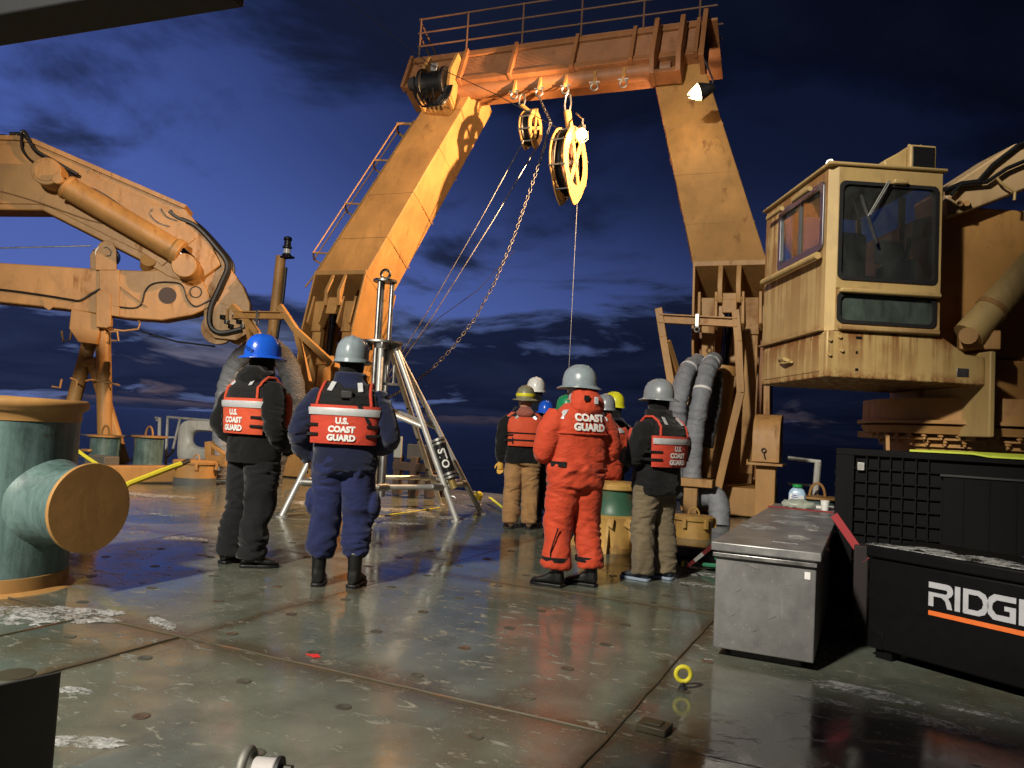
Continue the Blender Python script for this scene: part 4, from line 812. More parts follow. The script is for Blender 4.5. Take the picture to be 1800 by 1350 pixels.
# machinery house, boom and luffing cylinder to the right
q = MB(); q.prism([RR(U1+.06, .5, ZM-.1), RR(U1+.06, .5, ZT-.25), RR(U1+.5, .5, ZT-.1), RR(U1+1.9, .5, ZT-.1), RR(U1+1.9, .5, ZM-.1)], RAW*1.6); q.build('king_post', buff, rcr, bevel=.02)
q = MB(); q.hexa([RR(U2+.06, .2, ZB-.45), RR(U2+2.2, .2, ZB-.45), RR(U2+2.2, 2.2, ZB-.45), RR(U2+.06, 2.2, ZB-.45), RR(U2+.06, .2, ZB-.38), RR(U2+2.2, .2, ZB-.38), RR(U2+2.2, 2.2, ZB-.38), RR(U2+.06, 2.2, ZB-.38)]); q.build('turntable_plate', buff, rcr, bevel=.01)
q = MB(); q.hexa([RR(U2+.3, .45, ZB-.38), RR(U2+2.0, .45, ZB-.38), RR(U2+2.0, 2.0, ZB-.38), RR(U2+.3, 2.0, ZB-.38), RR(U2+.3, .45, ZM-.1), RR(U2+2.0, .45, ZM-.1), RR(U2+2.0, 2.0, ZM-.1), RR(U2+.3, 2.0, ZM-.1)]); q.build('machinery_house', buff, rcr, bevel=.02)
wb = .35
q = MB(); q.prism([rc(x, y, wb) for x, y in ((1662, 332), (1782, 254), (1960, 190), (1960, 270), (1700, 372), (1668, 380))], RAW*.5); q.build('boom', paint('boom_paint', (.55, .38, .2), .42, .25, .2), rcr, bevel=.015)
q = MB(); q.cyl(rc(1702, 590, .15), rc(1900, 372, .15), .125, n=26); q.build('luffing_cylinder', cream, rcr)
q = MB(); q.cyl(rc(1741, 547, .15), rc(1747, 540, .15), .132, n=26); q.build('cylinder_band', buffw, rcr)
q = MB(); q.cyl(rc(1702, 590, .0), rc(1702, 590, .3), .07, n=16); q.build('cylinder_pivot', buffw, rcr)
q = MB(); q.box(rc(1720, 600, .2), (.3, .2, .16)); q.build('pivot_bracket', buff, rcr, bevel=.01)
for off, pts in ((0, ((1660, 335), (1690, 322), (1720, 318), (1745, 290), (1790, 255), (1850, 232))), (.02, ((1672, 342), (1690, 324), (1735, 320), (1770, 296), (1850, 262))), (.03, ((1752, 312), (1760, 322), (1784, 337), (1783, 352)))):
    q = MB(); q.tube([rc(x, y, wb-.03-off) for x, y in pts], .018 if off < .03 else .012, 7); q.build('boom_hose', hose if off < .03 else cream, rcr)
for (x, y) in ((1688, 357), (1700, 357)): q = MB(); q.cyl(rc(x, y, wb-.06), rc(x, y, wb+.02), .025, n=12); q.build('pipe_end', buffc, rcr)
# ------------------------------------------------------------------ deck fittings
bc = AD(-14, 1000, 5.24); BCX = V((bc.x, bc.y, 0)); BR = .455
t = thing('mooring_bitt', BCX, 'huge green mooring bitt with tan cap and stub horn in left foreground', 'bollard')
q = MB(); q.lathe([(BR, .10), (BR, 1.13)], BCX, n=64); q.build('barrel', green, t)
q = MB(); q.lathe([(BR-.01, 1.12), (BR+.006, 1.125), (BR+.008, 1.19), (BR+.045, 1.215), (BR+.05, 1.25), (BR+.03, 1.275), (.01, 1.285)], BCX, n=64); q.build('cap', buffc, t, ang=60)
q = MB(); q.lathe([(BR+.05, 0), (BR+.03, .012), (BR+.008, .02), (BR+.006, .105), (BR-.01, .11)], BCX, n=64); q.build('base_band', buffc, t, ang=60)
hd = AD(160, 893, 5.0); HR = .262
q = MB(); q.tube([V((BCX.x + math.sqrt(max(.01, (BR+.004)**2-(hd.y+HR*math.cos(a)-BCX.y)**2)), hd.y+HR*math.cos(a), hd.z+HR*math.sin(a))) + V((.006, 0, 0)) for a in [2*PI*k/56 for k in range(56)]], .016, 8, closed=True); q.build('weld_fillet', green, t)
q = MB(); x0 = BCX.x+.2; q.lathe([(HR+.05, .2), (HR+.02, .27), (HR, .33), (HR, hd.x-x0-.01)], V((x0, hd.y, hd.z)), (1, 0, 0), 56); q.build('horn', green, t)
q = MB(); q.lathe([(HR-.02, 0), (HR+.028, 0), (HR+.03, .012), (HR+.028, .028), (.005, .03)], V((hd.x-.028, hd.y, hd.z)), (1, 0, 0), 56); q.build('horn_end_plate', buffc, t, bevel=.003)
def small_bollard(px, py, r, h, label, Y=None):
    c = G(px, py) if Y is None else AY(px, py, Y); c.z = 0; t = thing('vent_bollard', c, label, 'bollard', 'small green bollards with looped lids')
    q = MB(); q.lathe([(r, 0), (r, h)], c, n=36); q.build('barrel', green, t)
    q = MB(); q.lathe([(r+.05, h), (r+.07, h+.01), (r+.07, h+.04), (.01, h+.05)], c, n=36); q.build('lid', buffc, t)
    q = MB(); q.tube([c+V((.11*math.cos(a), -.02, h+.04+.2*math.sin(a))) for a in [PI*k/14 for k in range(15)]], .02, 8); q.build('loop_handle', buffc, t); return t
b1 = small_bollard(182, 819, .29, .60, 'small green bollard in front of the boom rest post')
q = MB(); c = V(b1.location); q.box(c+V((-.12, -.32, .32)), (.22, .12, .05)); q.build('tan_lug', buffc, b1, bevel=.01)
small_bollard(259, 820, .29, .62, 'small green bollard beside the white stern railing')
small_bollard(1436, 892, .26, .42, 'small green bollard behind the steel chest', 12.7)
# round hatches
def hatch(px, py, r, h, label, mat, low=None):
    c = G(px, py); t = thing('deck_hatch', c, label, 'hatch')
    q = MB(); q.lathe([(r, 0), (r, h)], c, n=36); q.build('coaming', mat, t)
    if low: q = MB(); q.lathe([(r+.003, 0), (r+.003, low), (r-.01, low)], c, n=36, cap=False); q.build('bare_band', greyp, t)
    q = MB(); q.lathe([(r+.03, h), (r+.035, h+.04), (r+.01, h+.055), (.01, h+.065)], c, n=36); q.build('lid', mat, t)
    for k in range(6):
        a = k*PI/3+.3; p = c+V(((r+.03)*math.cos(a), (r+.03)*math.sin(a), h)); q = MB(); q.box(p+V((0, 0, -.03)), (.05, .05, .12), M.Rotation(a, 3, 'Z')); q.build('dog', mat, t, bevel=.006)
    q = MB(); q.tube([c+V((.07*math.cos(a), 0, h+.05+.1*math.sin(a))) for a in [PI*k/12 for k in range(13)]], .012, 8); q.build('handle', mat, t); return t
hl = hatch(342, 852, .34, .36, 'round tan deck hatch with bare grey lower band at left', buffc, .13)
hatch(1218, 944, .225, .22, 'rusty round tan hatch beside the khaki trousers', flake)
q = AY(372, 830, 9.9); t = thing('hose_bracket', V((q.x, q.y, 0)), 'upright tan bracket post right of the left hatch', 'bracket')
m = MB(); m.bar(V((q.x, q.y, 0)), AY(368, 776, 9.9), .14, .10, (0, 1, 0)); m.build('post', buffc, t, bevel=.01); m = MB(); m.bar(V((q.x-.12, q.y, .42)), V((q.x+.35, q.y, .42)), .12, .18); m.build('arm', buffc, t, bevel=.01)
m = MB(); m.bar(V((q.x+.3, q.y, .5)), AY(372, 780, 9.9), .06, .06); m.build('strut', buffc, t)
# white stern chock with oval mouth, and railings
ck = lambda x, y: AY(x, y, 12.5)
A_ = ck(306, 832); B_ = ck(398, 838); wd = (B_-A_).length; hh = 1.05
q = MB(); hole = [(wd*.5+wd*.27*(1 if abs(math.cos(a)) == 0 else math.copysign(abs(math.cos(a))**.6, math.cos(a))), hh*.60+hh*.165*math.copysign(abs(math.sin(a))**.8, math.sin(a))) for a in [2*PI*(k+.5)/40 for k in range(40)]]
cxh, cyh = wd*.5, hh*.60; outer = []
for a in [2*PI*(k+.5)/40 for k in range(40)]:
    x = wd*.5+wd*.5*math.copysign(abs(math.cos(a))**.45, math.cos(a)); y = (hh*.60+hh*.40*abs(math.sin(a))**.5) if math.sin(a) > 0 else hh*.60*(1-abs(math.sin(a))**.45); outer.append((x, y))
f = lambda k, d: V((A_.x+k[0], 12.5+d, k[1]))
e_ = lambda k, s: (cxh+(k[0]-cxh)*s, cyh+(k[1]-cyh)*s)
q.rings([[f(k, .18) for k in outer], [f(k, .04) for k in outer], [f(e_(k, .96), 0) for k in outer], [f(e_(k, 1.22), 0) for k in hole], [f(e_(k, 1.08), .05) for k in hole], [f(k, .12) for k in hole], [f(e_(k, 1.08), .18) for k in hole]], closed=True)
tag(q.build('stern_chock', white, ang=60), 'white cast chock plate with an oval mouth at the stern', 'chock')
def rail(name, bars, label, mat=white, group='white stern railings'):
    t = thing(name, V((bars[0][0][0].x, bars[0][0][0].y, 0)), label, 'railing', group)
    for pts, r in bars: q = MB(); q.tube(pts, r, 8); q.build('rail', mat, t)
    return t
k_ = lambda x, y: AY(x, y, 12.9)
rail('railing', [([k_(291, 822), k_(295, 733), k_(400, 742)], .035), ([k_(317, 735), k_(303, 795), k_(292, 805)], .03), ([k_(294, 769), k_(308, 769)], .025)], 'white pipe railing frame left of the chock')
rail('railing', [([k_(279, 820), k_(281, 734), k_(274, 735)], .04), ([k_(281, 738), k_(275, 739)], .025)], 'single white rail stanchion behind the green bollard')
rail('railing', [([AY(125, 764, 12.9), AY(240, 767, 12.9)], .02), ([AY(215, 806, 12.9), AY(240, 807, 12.9)], .02), ([AY(60, 800, 12.9), AY(180, 804, 12.9)], .02)], 'thin white guard wires strung behind the boom rest')
rail('railing', [([AY(1433, 870, 13.0), AY(1438, 812, 13.0)], .05), ([AY(1385, 805, 13.0), AY(1443, 812, 13.0)], .03), ([AY(1385, 850, 13.0), AY(1425, 853, 13.0)], .02), ([AY(1437, 817, 13.0), AY(1443, 817, 13.0)], .025)], 'short white rail end behind the right green bollard')
# low tan beam on deck at left
q = MB(); a = G(120, 850); b = G(318, 850); q.bar(a+V((0, .3, .14)), b+V((0, .3, .16)), .26, .28); tag(q.build('deck_beam', buffc, bevel=.02), 'low tan beam lying across the deck at left', 'beam')
q = MB(); a = G(150, 846)+V((0, .4, 0)); q.box(a+V((-.3, .1, .22)), (.5, .3, .35)); tag(q.build('cable_box', paint('dull_box', (.14, .13, .11), .7), bevel=.02), 'dull grey box on deck beside the big green bitt', 'box')
# ropes at left
q = MB(); q.tube([AD(160, 905, 6.6), AD(225, 851, 7.0), AD(300, 822, 7.4), AD(318, 816, 7.5)], .028, 8); tag(q.build('yellow_pole', yel), 'long yellow pole leaning out from behind the green bitt', 'pole')
a = AD(318, 816, 7.5); b = AD(331, 810, 7.6); q = MB(); q.tube([a, b], .026, 8); q.build('black_grip', rubber, bpy.data.objects['yellow_pole'])
q = MB(); q.tube([AD(125, 784, 8.5), AD(150, 802, 8.4), AD(180, 822, 8.3)], .02, 7); tag(q.build('rope', yel), 'short taut yellow rope behind the green bitt', 'rope')
# worn capstan behind the orange suit
c = G(1076, 964); c.z = 0; t = thing('capstan', c, 'worn capstan with rusty tan cap and green drum behind the orange suit', 'capstan')
q = MB(); q.lathe([(.36, 0), (.36, .05), (.33, .06), (.33, .30), (.35, .36), (.31, .38), (.01, .38)], c, n=36); q.build('base', flake, t)
q = MB(); q.lathe([(.27, .38), (.245, .42), (.235, .55), (.25, .64), (.01, .64)], c, n=36); q.build('drum', greenw, t)
q = MB(); q.lathe([(.26, .64), (.285, .65), (.285, .70), (.25, .725), (.01, .73)], c, n=36); q.build('cap', flake, t, bevel=.004)
for k in range(9):
    a = k*2*PI/9; p = c+V((.37*math.cos(a), .37*math.sin(a), 0)); d = V((math.cos(a), math.sin(a), 0)); q = MB(); q.prism([p-d*.04, p+d*.10, p+d*.06+V((0, 0, .10)), p-d*.04+V((0, 0, .28))], d.cross(ZU)*.03); q.build('rib', flake, t, bevel=.004)
for k in range(5):
    a = rad(190+30*k); p = c+V((.33*math.cos(a), .33*math.sin(a), .34)); q = MB(); q.prism([p+V((0, 0, .03)), p+V((.06, -.03, .02)), p+V((.05, -.04, -.08)), p+V((-.02, -.02, -.05))], V((math.cos(a), math.sin(a), 0))*.02); q.build('peeling_flap', flake, t)
# curved ventilator box on a post
vb = AY(1348, 812, 11.2); t = thing('ventilator_box', V((vb.x, vb.y, 0)), 'tan curved-front ventilator box on a post by the right pedestal', 'ventilator')
q = MB(); s = .36; z0 = vb.z+.0; hgt = .66; prof = [(0, z0), (0, z0+hgt*.55), (.06, z0+hgt*.82), (.18, z0+hgt*.97), (.32, z0+hgt), (.42, z0+hgt), (.42, z0)]
q.prism([V((vb.x-s/2, vb.y-.2+y, z)) for y, z in prof], (s, 0, 0)); q.build('hood', buffc, t, bevel=.008, ang=50)
q = MB(); q.box((vb.x, vb.y, z0-.03), (s+.1, .5, .035)); q.build('hinge_tray', buffw, t, bevel=.005)
q = MB(); q.bar((vb.x, vb.y-.02, 0), (vb.x, vb.y-.02, z0-.05), .26, .2, (0, 1, 0)); q.build('post', buffc, t, bevel=.01)
q = MB(); q.torus((vb.x-.02, vb.y-.225, z0+.16), (0, 1, 0), .028, .008, 14, 6); q.tube([(vb.x-.02, vb.y-.225, z0+.13), (vb.x, vb.y-.23, z0+.05)], .009, 6); q.build('latch_ring', rubber, t)
q = MB(); q.torus((vb.x-s/2-.05, vb.y-.2, z0-.02), (1, 0, 0), .04, .012, 12, 6); q.build('hinge_loop', buffw, t)
def scuffed(name):
    m, t, b, P = newmat(name); n1_ = noise(t, P, 5, 7, .7); sp = ramp(t, noise(t, P, 60, 4, .7, .3, (1, 1, .6)), [(.62, 0), (.72, 1)]); dr = ramp(t, noise(t, P, 22, 4, .6, .2, (1, 1, .12)), [(.6, 0), (.75, 1)])
    c = mixc(t, ramp(t, n1_, [(.3, 0), (.7, 1)]), (.13, .13, .13), (.23, .23, .23)); c = mixc(t, mathn(t, 'MULTIPLY', sp, .5), c, (.45, .45, .45)); c = mixc(t, mathn(t, 'MULTIPLY', dr, .35), c, (.36, .36, .35))
    t.links.new(c, b.inputs['Base Color']); b.inputs['Metallic'].default_value = .35; t.links.new(mathn(t, 'MULTIPLY_ADD', n1_, .3, .35), b.inputs['Roughness']); return m
# ------------------------------------------------------------------ stainless chest with things on it
ZC = .648; TZ0 = .035
tl = G(1252, 1143, TZ0); tr = G(1430, 1172, TZ0); Yf = (tl.y+tr.y)/2; X0, X1 = tl.x, tr.x; Yb = 7.9
cm_ = V(((X0+X1)/2, (Yf+Yb)/2, 0))
t = thing('steel_chest', cm_, 'long stainless steel chest with icy lid in right foreground', 'chest')
q = MB(); q.box((cm_.x, cm_.y, (TZ0+ZC-.05)/2), (X1-X0, Yb-Yf, ZC-.05-TZ0)); q.build('body', scuffed('dull_stainless'), t, bevel=.006)
q.v; bo = [o for o in COL.objects if o.name.startswith('body')][-1]; bo.location.z += TZ0/2
q = MB(); q.box((cm_.x, cm_.y, ZC-.045+.03), (X1-X0+.05, Yb-Yf+.06, .05)); q.build('lid', metal('lid_steel', (.40, .40, .40), .36, .4, .6), t, bevel=.006)
q = MB(); q.box((cm_.x-.005, Yf-.014, ZC-.062), (X1-X0+.02, .024, .024)); q.build('lid_lip', steel, t, bevel=.003)
for x in (X0+.06, X1-.06):
    for y in (Yf+.3, Yb-.3): q = MB(); q.box((x, y, TZ0/2), (.06, .06, TZ0-.002)); q.build('foot', blackp, t)
q = MB(); q.box((cm_.x+.01, cm_.y, TZ0/2), (X1-X0-.16, Yb-Yf-.16, TZ0-.004)); q.build('underside_shade', blackp, t)  # black block put in for the dark shade under the chest
for y in (Yf+.5, Yf+1.6, Yf+2.5): q = MB(); q.cyl((X1+.03, y-.06, ZC-.04), (X1+.03, y+.06, ZC-.04), .012, n=10); q.build('lid_hinge', steelw, t)
for (dx, dzz, L_) in ((.12, .35, .05), (.30, .22, .09), (.40, .42, .04), (.22, .14, .06), (.08, .2, .08)): q = MB(); q.bar((X0+dx, Yf-.0015, TZ0+dzz), (X0+dx+L_*.5, Yf-.0015, TZ0+dzz+L_*.3), .002, .003, (0, 0, 1)); q.build('scratch', galv, t)
q = MB(); q.box((X1-.045, Yf-.002, ZC-.125), (.03, .003, .04)); q.build('paper_tag', ivory, t)
q = MB(); q.bar((X0+.17, Yf-.002, ZC-.10), (X0+.24, Yf-.002, ZC-.115), .003, .012, (0, 0, 1)); q.build('tape_scrap', galv, t)
LZ = ZC+.0105
sn2 = MB()
for (x, y, rx, ry) in ((.12, 1.0, .16, .3), (.3, 1.5, .22, .25), (.4, .6, .12, .2), (.2, 2.0, .22, .14), (.42, 2.25, .13, .14), (.44, 1.3, .07, .4), (.35, .25, .12, .05)):
    snow_patch(sn2, X0+x, Yf+y, rx*.8, ry*.8, random.uniform(-.3, .3), .004, random.uniform(0, 60), LZ)
o = sn2.build('frost', slush, ang=180); o['kind'] = 'stuff'; o['label'] = 'thin frost and slush on the steel chest lid'
# white tray, jug, bag and cup at the far end of the lid
q = MB(); q.box((X1-.20, Yb-.12, LZ+.012), (.34, .18, .022)); tag(q.build('tray', ivory, bevel=.006), 'flat white tray on the far end of the steel chest', 'tray')
jg = V((X0+.19, Yb-.14, LZ)); t = thing('detergent_jug', jg, 'pale blue jug with green cap on the steel chest', 'jug')
jm = plain('jug_blue', (.34, .50, .66), .3)
q = MB(); q.rings([[jg+V((a*.075, b*.045, z)) for a, b in rrect(2*sx, 2*sx, .6, 4)] for z, sx in ((0, .9), (.02, 1), (.12, 1), (.155, .8), (.175, .5), (.18, .48))]); q.build('bottle', jm, t, ang=50)
q = MB(); q.lathe([(.042, .178), (.044, .18), (.044, .205), (.01, .208)], jg, n=20); q.build('cap', plain('jug_green', (.02, .28, .07), .4), t)
q = MB(); q.box(jg+V((-.03, -.047, .075)), (.07, .003, .085), M.Rotation(.1, 3, 'Y')); lbm = plain('label_blue', (.03, .06, .35), .4); lb_ = q.build('front_label', ivory, t)
for k in range(4): q = MB(); q.box(jg+V((-.03+.004*k, -.0495, .05+.018*k)), (.05-.006*(k % 2), .001, .009), M.Rotation(.1, 3, 'Y')); q.build('label_print', lbm, lb_)
q = MB(); q.box(jg+V((.04, -.047, .07)), (.045, .003, .075)); q.build('side_label', plain('label_pale', (.6, .6, .62), .4), t)
bgp = V((X0+.22, Yb-.34, LZ)); q = MB(); q.ball(bgp+V((0, 0, .03)), (.15, .09, .045), 28, 14); me = q.mesh('plastic_bag')
for v in me.vertices: v.co.z = max(LZ+.001, v.co.z + .02*NZ.noise(v.co*22) + .012*NZ.noise(v.co*50)); v.co.x += .015*NZ.noise(v.co*18)
m, tt, b_, P = newmat('clear_plastic'); b_.inputs['Base Color'].default_value = (.48, .52, .44, 1); b_.inputs['Roughness'].default_value = .18; b_.inputs['Transmission Weight'].default_value = .35
bump(tt, b_, noise(tt, P, 60, 4, .6), .6, .01); tag(link('plastic_bag', me, m, ang=25), 'crumpled clear plastic bag lying by the jug', 'bag')
cp = V((X1-.10, Yb-.34, LZ)); t = thing('paper_cup', cp, 'white paper cup near the far end of the chest', 'cup')
q = MB(); q.lathe([(.028, 0), (.030, .004), (.039, .085), (.037, .085), (.028, .008), (.001, .008)], cp, n=24); q.build('cup_wall', ivory, t); q = MB(); q.torus(cp+V((0, 0, .085)), (0, 0, 1), .038, .003, 24, 6); q.build('cup_rim', ivory, t)
q = MB(); q.tube([(X0-.03, Yb-.50, LZ+.006), (X1-.02, Yb-.55, LZ+.006)], .006, 6); tag(q.build('tie_cord', redstrap), 'thin red cord stretched across the chest lid', 'cord')
# ------------------------------------------------------------------ black job box with lettering
jz = .66; ja = G(1528, 958, jz); jb = G(1800, 1003, jz); jd = (jb-ja); jd.z = 0; jd.normalize(); jn = V((jd.y, -jd.x, 0)); jl = 1.25; jw = .6
JO = V((ja.x, ja.y, 0))
def J(a, b, z): return JO + jd*a - jn*b + ZU*z      # a along front, b depth away from viewer
t = thing('job_box', J(.6, .3, 0), 'black steel job box with white lettering and orange stripe', 'tool chest')
def jbox(nm, a0, a1, b0, b1, z0, z1, mat, bev=.008, par=None): q = MB(); q.hexa([J(a0, b0, z0), J(a1, b0, z0), J(a1, b1, z0), J(a0, b1, z0), J(a0, b0, z1), J(a1, b0, z1), J(a1, b1, z1), J(a0, b1, z1)]); return q.build(nm, mat, par or t, bevel=bev)
jblack = plain('job_box_black', (.003, .003, .0035), .55, spec=.15)
jbox('body', 0, jl, 0, jw, .06, jz-.075, jblack, .01); jbox('lid', -.012, jl+.012, -.015, jw+.01, jz-.07, jz, jblack, .012)
for a in (.04, jl-.14):
    for b in (.03, jw-.13): jbox('skid', a, a+.1, b, b+.1, 0, .06, jblack, 0)
jbox('latch_plate', 1.08, 1.18, -.022, -.016, jz-.20, jz-.03, metal('latch_metal', (.12, .12, .12), .45), .003); jbox('hasp', 1.11, 1.15, -.034, -.022, jz-.14, jz-.05, galv, .004)
for a in (.03, jl-.10): jbox('corner_iron', a, a+.07, -.004, .02, .06, .16, jblack, .003)
q = MB(); q.tube([J(-.012, .2, .42), J(-.06, .2, .42), J(-.06, .4, .42), J(-.012, .4, .42)], .012, 7); q.build('side_handle', galv, t)
# block letters built as outlines
lx0 = PL(1633, 1050, J(0, -.0, 0), jn); LA = (lx0-JO).dot(jd); lz1 = PL(1634, 1022, JO, jn).z; lz0 = PL(1633, 1064, JO, jn).z; zst = (PL(1632, 1072, JO, jn).z, PL(1632, 1080, JO, jn).z)
LH = (lz1-lz0); LW = LH*.86
def glyph(poly, x, mat=silver, nm='letter'):
    q = MB(); q.add([J(LA + (x+px*1)*LW, -.0035, lz0 + pz*LH) for px, pz in poly] , [tuple(range(len(poly)))])
    me = q.mesh(nm); bm = bmesh.new(); bm.from_mesh(me); bmesh.ops.triangulate(bm, faces=bm.faces); r = bmesh.ops.extrude_face_region(bm, geom=bm.faces[:]); bmesh.ops.translate(bm, verts=[v for v in r['geom'] if isinstance(v, bmesh.types.BMVert)], vec=jn*.002); bmesh.ops.recalc_face_normals(bm, faces=bm.faces); bm.to_mesh(me); bm.free()
    link(nm, me, mat, t, smooth=False)
def arc(cx, cz, r, a0, a1, n=8, sx=1): return [(cx+sx*r*math.cos(rad(a0+(a1-a0)*k/n)), cz+r*math.sin(rad(a0+(a1-a0)*k/n))) for k in range(n+1)]
glyph([(0, 0), (.24, 0), (.24, .42), (.62, .42)] + [(.80, .30), (.90, 0), (1.13, 0), (1.06, .26), (.93, .44)] + [(1.10, .56)] + arc(.88, .72, .28, -10, 90) + [(0, 1), (0, .76), (.84, .76)] + [(.90, .70), (.86, .60), (.82, .58), (0, .58)], 0)
glyph([(0, 0), (.25, 0), (.25, 1), (0, 1)], 1.24)
glyph([(0, 0), (.72, 0), (.98, .10), (1.10, .30), (1.16, .5), (1.10, .70), (.98, .90), (.72, 1), (0, 1), (0, .02), (.24, .2), (.24, .8), (.66, .8), (.84, .68), (.90, .5), (.84, .32), (.66, .2), (.24, .2)], 1.62)
glyph([(.28, .0), (1.22, 0), (1.22, .60), (.74, .60), (.74, .42), (.97, .42), (.97, .22), (.40, .22), (.24, .38), (.22, .5), (.26, .64), (.42, .78), (1.22, .78), (1.22, 1), (.30, 1), (.08, .84), (-.02, .5), (.06, .18)], 2.68)
glyph([(0, 0), (.25, 0), (.25, 1), (0, 1)], 4.02)
glyph([(0, 0), (.72, 0), (.98, .10), (1.10, .30), (1.16, .5), (1.10, .70), (.98, .90), (.72, 1), (0, 1), (0, .02), (.24, .2), (.24, .8), (.66, .8), (.84, .68), (.90, .5), (.84, .32), (.66, .2), (.24, .2)], 4.38)
q = MB(); q.hexa([J(LA, -.004, zst[1]), J(LA+5.54*LW, -.004, zst[1]), J(LA+5.54*LW, -.001, zst[1]), J(LA, -.001, zst[1]), J(LA, -.004, zst[0]), J(LA+5.54*LW, -.004, zst[0]), J(LA+5.54*LW, -.001, zst[0]), J(LA, -.001, zst[0])]); q.build('orange_stripe', orangem, t)
sn3 = MB()
for k in range(7):
    c = J(.1+.16*k, .10+.12*(k % 2), 0); snow_patch(sn3, c.x, c.y, .16, .10, math.atan2(jd.y, jd.x), .004, random.uniform(0, 60), jz+.001)
for k in range(5):
    c = J(.08+.2*k, .02, 0); snow_patch(sn3, c.x, c.y, .13, .02, math.atan2(jd.y, jd.x), .004, random.uniform(0, 60), jz+.001)
o = sn3.build('lid_snow', slush, ang=180); o['kind'] = 'stuff'; o['label'] = 'dusting of snow on the black job box lid'
q = MB(); q.bar(J(.62, .55, jz+.006), J(1.1, .0, jz+.006), .03, .004); tag(q.build('lid_strap', plain('purple_strap', (.03, .02, .06), .6)), 'dark flat strap lying across the snowy job box lid', 'strap')
# ------------------------------------------------------------------ black ribbed bulk container behind
cz = 1.21; ca = AD(1470, 787, 5.9); CO = V((ca.x, ca.y, 0)); cdv = V((math.cos(rad(-2)), math.sin(rad(-2)), 0)); cnv = V((cdv.y, -cdv.x, 0)); cz = ca.z
def K(a, b, z): return CO + cdv*a - cnv*b + ZU*z
t = thing('bulk_container', K(.7, .5, 0), 'black ribbed plastic bulk container behind the job box', 'container')
blkp = plain('black_plastic', (.004, .004, .0045), .65, spec=.12)
def kbox(nm, a0, a1, b0, b1, z0, z1, bev=.004, mat=blkp): q = MB(); q.hexa([K(a0, b0, z0), K(a1, b0, z0), K(a1, b1, z0), K(a0, b1, z0), K(a0, b0, z1), K(a1, b0, z1), K(a1, b1, z1), K(a0, b1, z1)]); return q.build(nm, mat, t, bevel=bev)
kl = 1.5; kd = 1.1
kbox('core', .04, kl-.04, .04, kd-.04, .12, cz-.03); kbox('top_rim', 0, kl, 0, kd, cz-.05, cz); kbox('base', 0, kl, 0, kd, 0, .11)
kbox('corner_post', 0, .13, 0, .13, .11, cz-.05); kbox('corner_post', kl-.13, kl, 0, .13, .11, cz-.05)
for a in (.21, .29, .37, .45, .54, .62): kbox('rib', a, a+.010, .008, .042, .11, cz-.05, 0)
for k in range(10): z = .2+(cz-.3)*k/9.5; kbox('rib', .13, .70, .012, .042, z, z+.010, 0)
kbox('drop_door', .72, kl-.15, .004, .042, .15, cz-.16); kbox('door_lip', .70, kl-.13, -.01, .03, cz-.165, cz-.15, .002, plain('lip_grey', (.03, .03, .03), .4))
for a in (.84, 1.0, 1.16, 1.3): kbox('rib', a, a+.01, -.006, .01, .16, cz-.18, 0)
for k in range(10): z = .2+(cz-.3)*k/10; kbox('side_rib', -.008, 0, .02, .12, z, z+.02, 0)
kbox('label_holder', .15, .2, .0, .012, cz-.16, cz-.10, .002, galv)
for k in range(6): kbox('side_rib', -.006, .0, .2+.14*k, .212+.14*k, .12, cz-.06, 0)
q = MB(); a0 = K(.55, .06, cz+.004); q.add([K(.50, -.012, cz+.003), K(.9, -.014, cz+.005), K(1.0, -.014, cz-.01), K(kl, -.014, cz-.012), K(kl, .1, cz+.014), K(.75, .1, cz+.014), K(.5, .03, cz+.006)], [(0, 1, 2, 3, 4, 5, 6)])
q.add([p+V((0, 0, .012)) for p in q.v[:7]], [(6, 5, 4, 3, 2, 1, 0)]); q.f += [(i, (i+1) % 7, 7+(i+1) % 7, 7+i) for i in range(7)]
tag(q.build('lime_webbing', hiviz), 'bright lime webbing lying along the black container rim', 'strap')
# red ratchet strap between chest and container
q = MB(); q.bar(AD(1466, 905, 5.3), AD(1522, 985, 5.05), .05, .006, (0, 1, 0)); tag(q.build('ratchet_strap', redstrap), 'red ratchet strap stretched behind the steel chest corner', 'strap')
q = MB(); p = AD(1512, 1050, 5.1); q.box(V((p.x, p.y, .3)), (.09, .12, .6)); tag(q.build('drill_case', plain('maroon_case', (.012, .007, .007), .7), bevel=.01), 'dark upright case wedged between chest and job box', 'case')
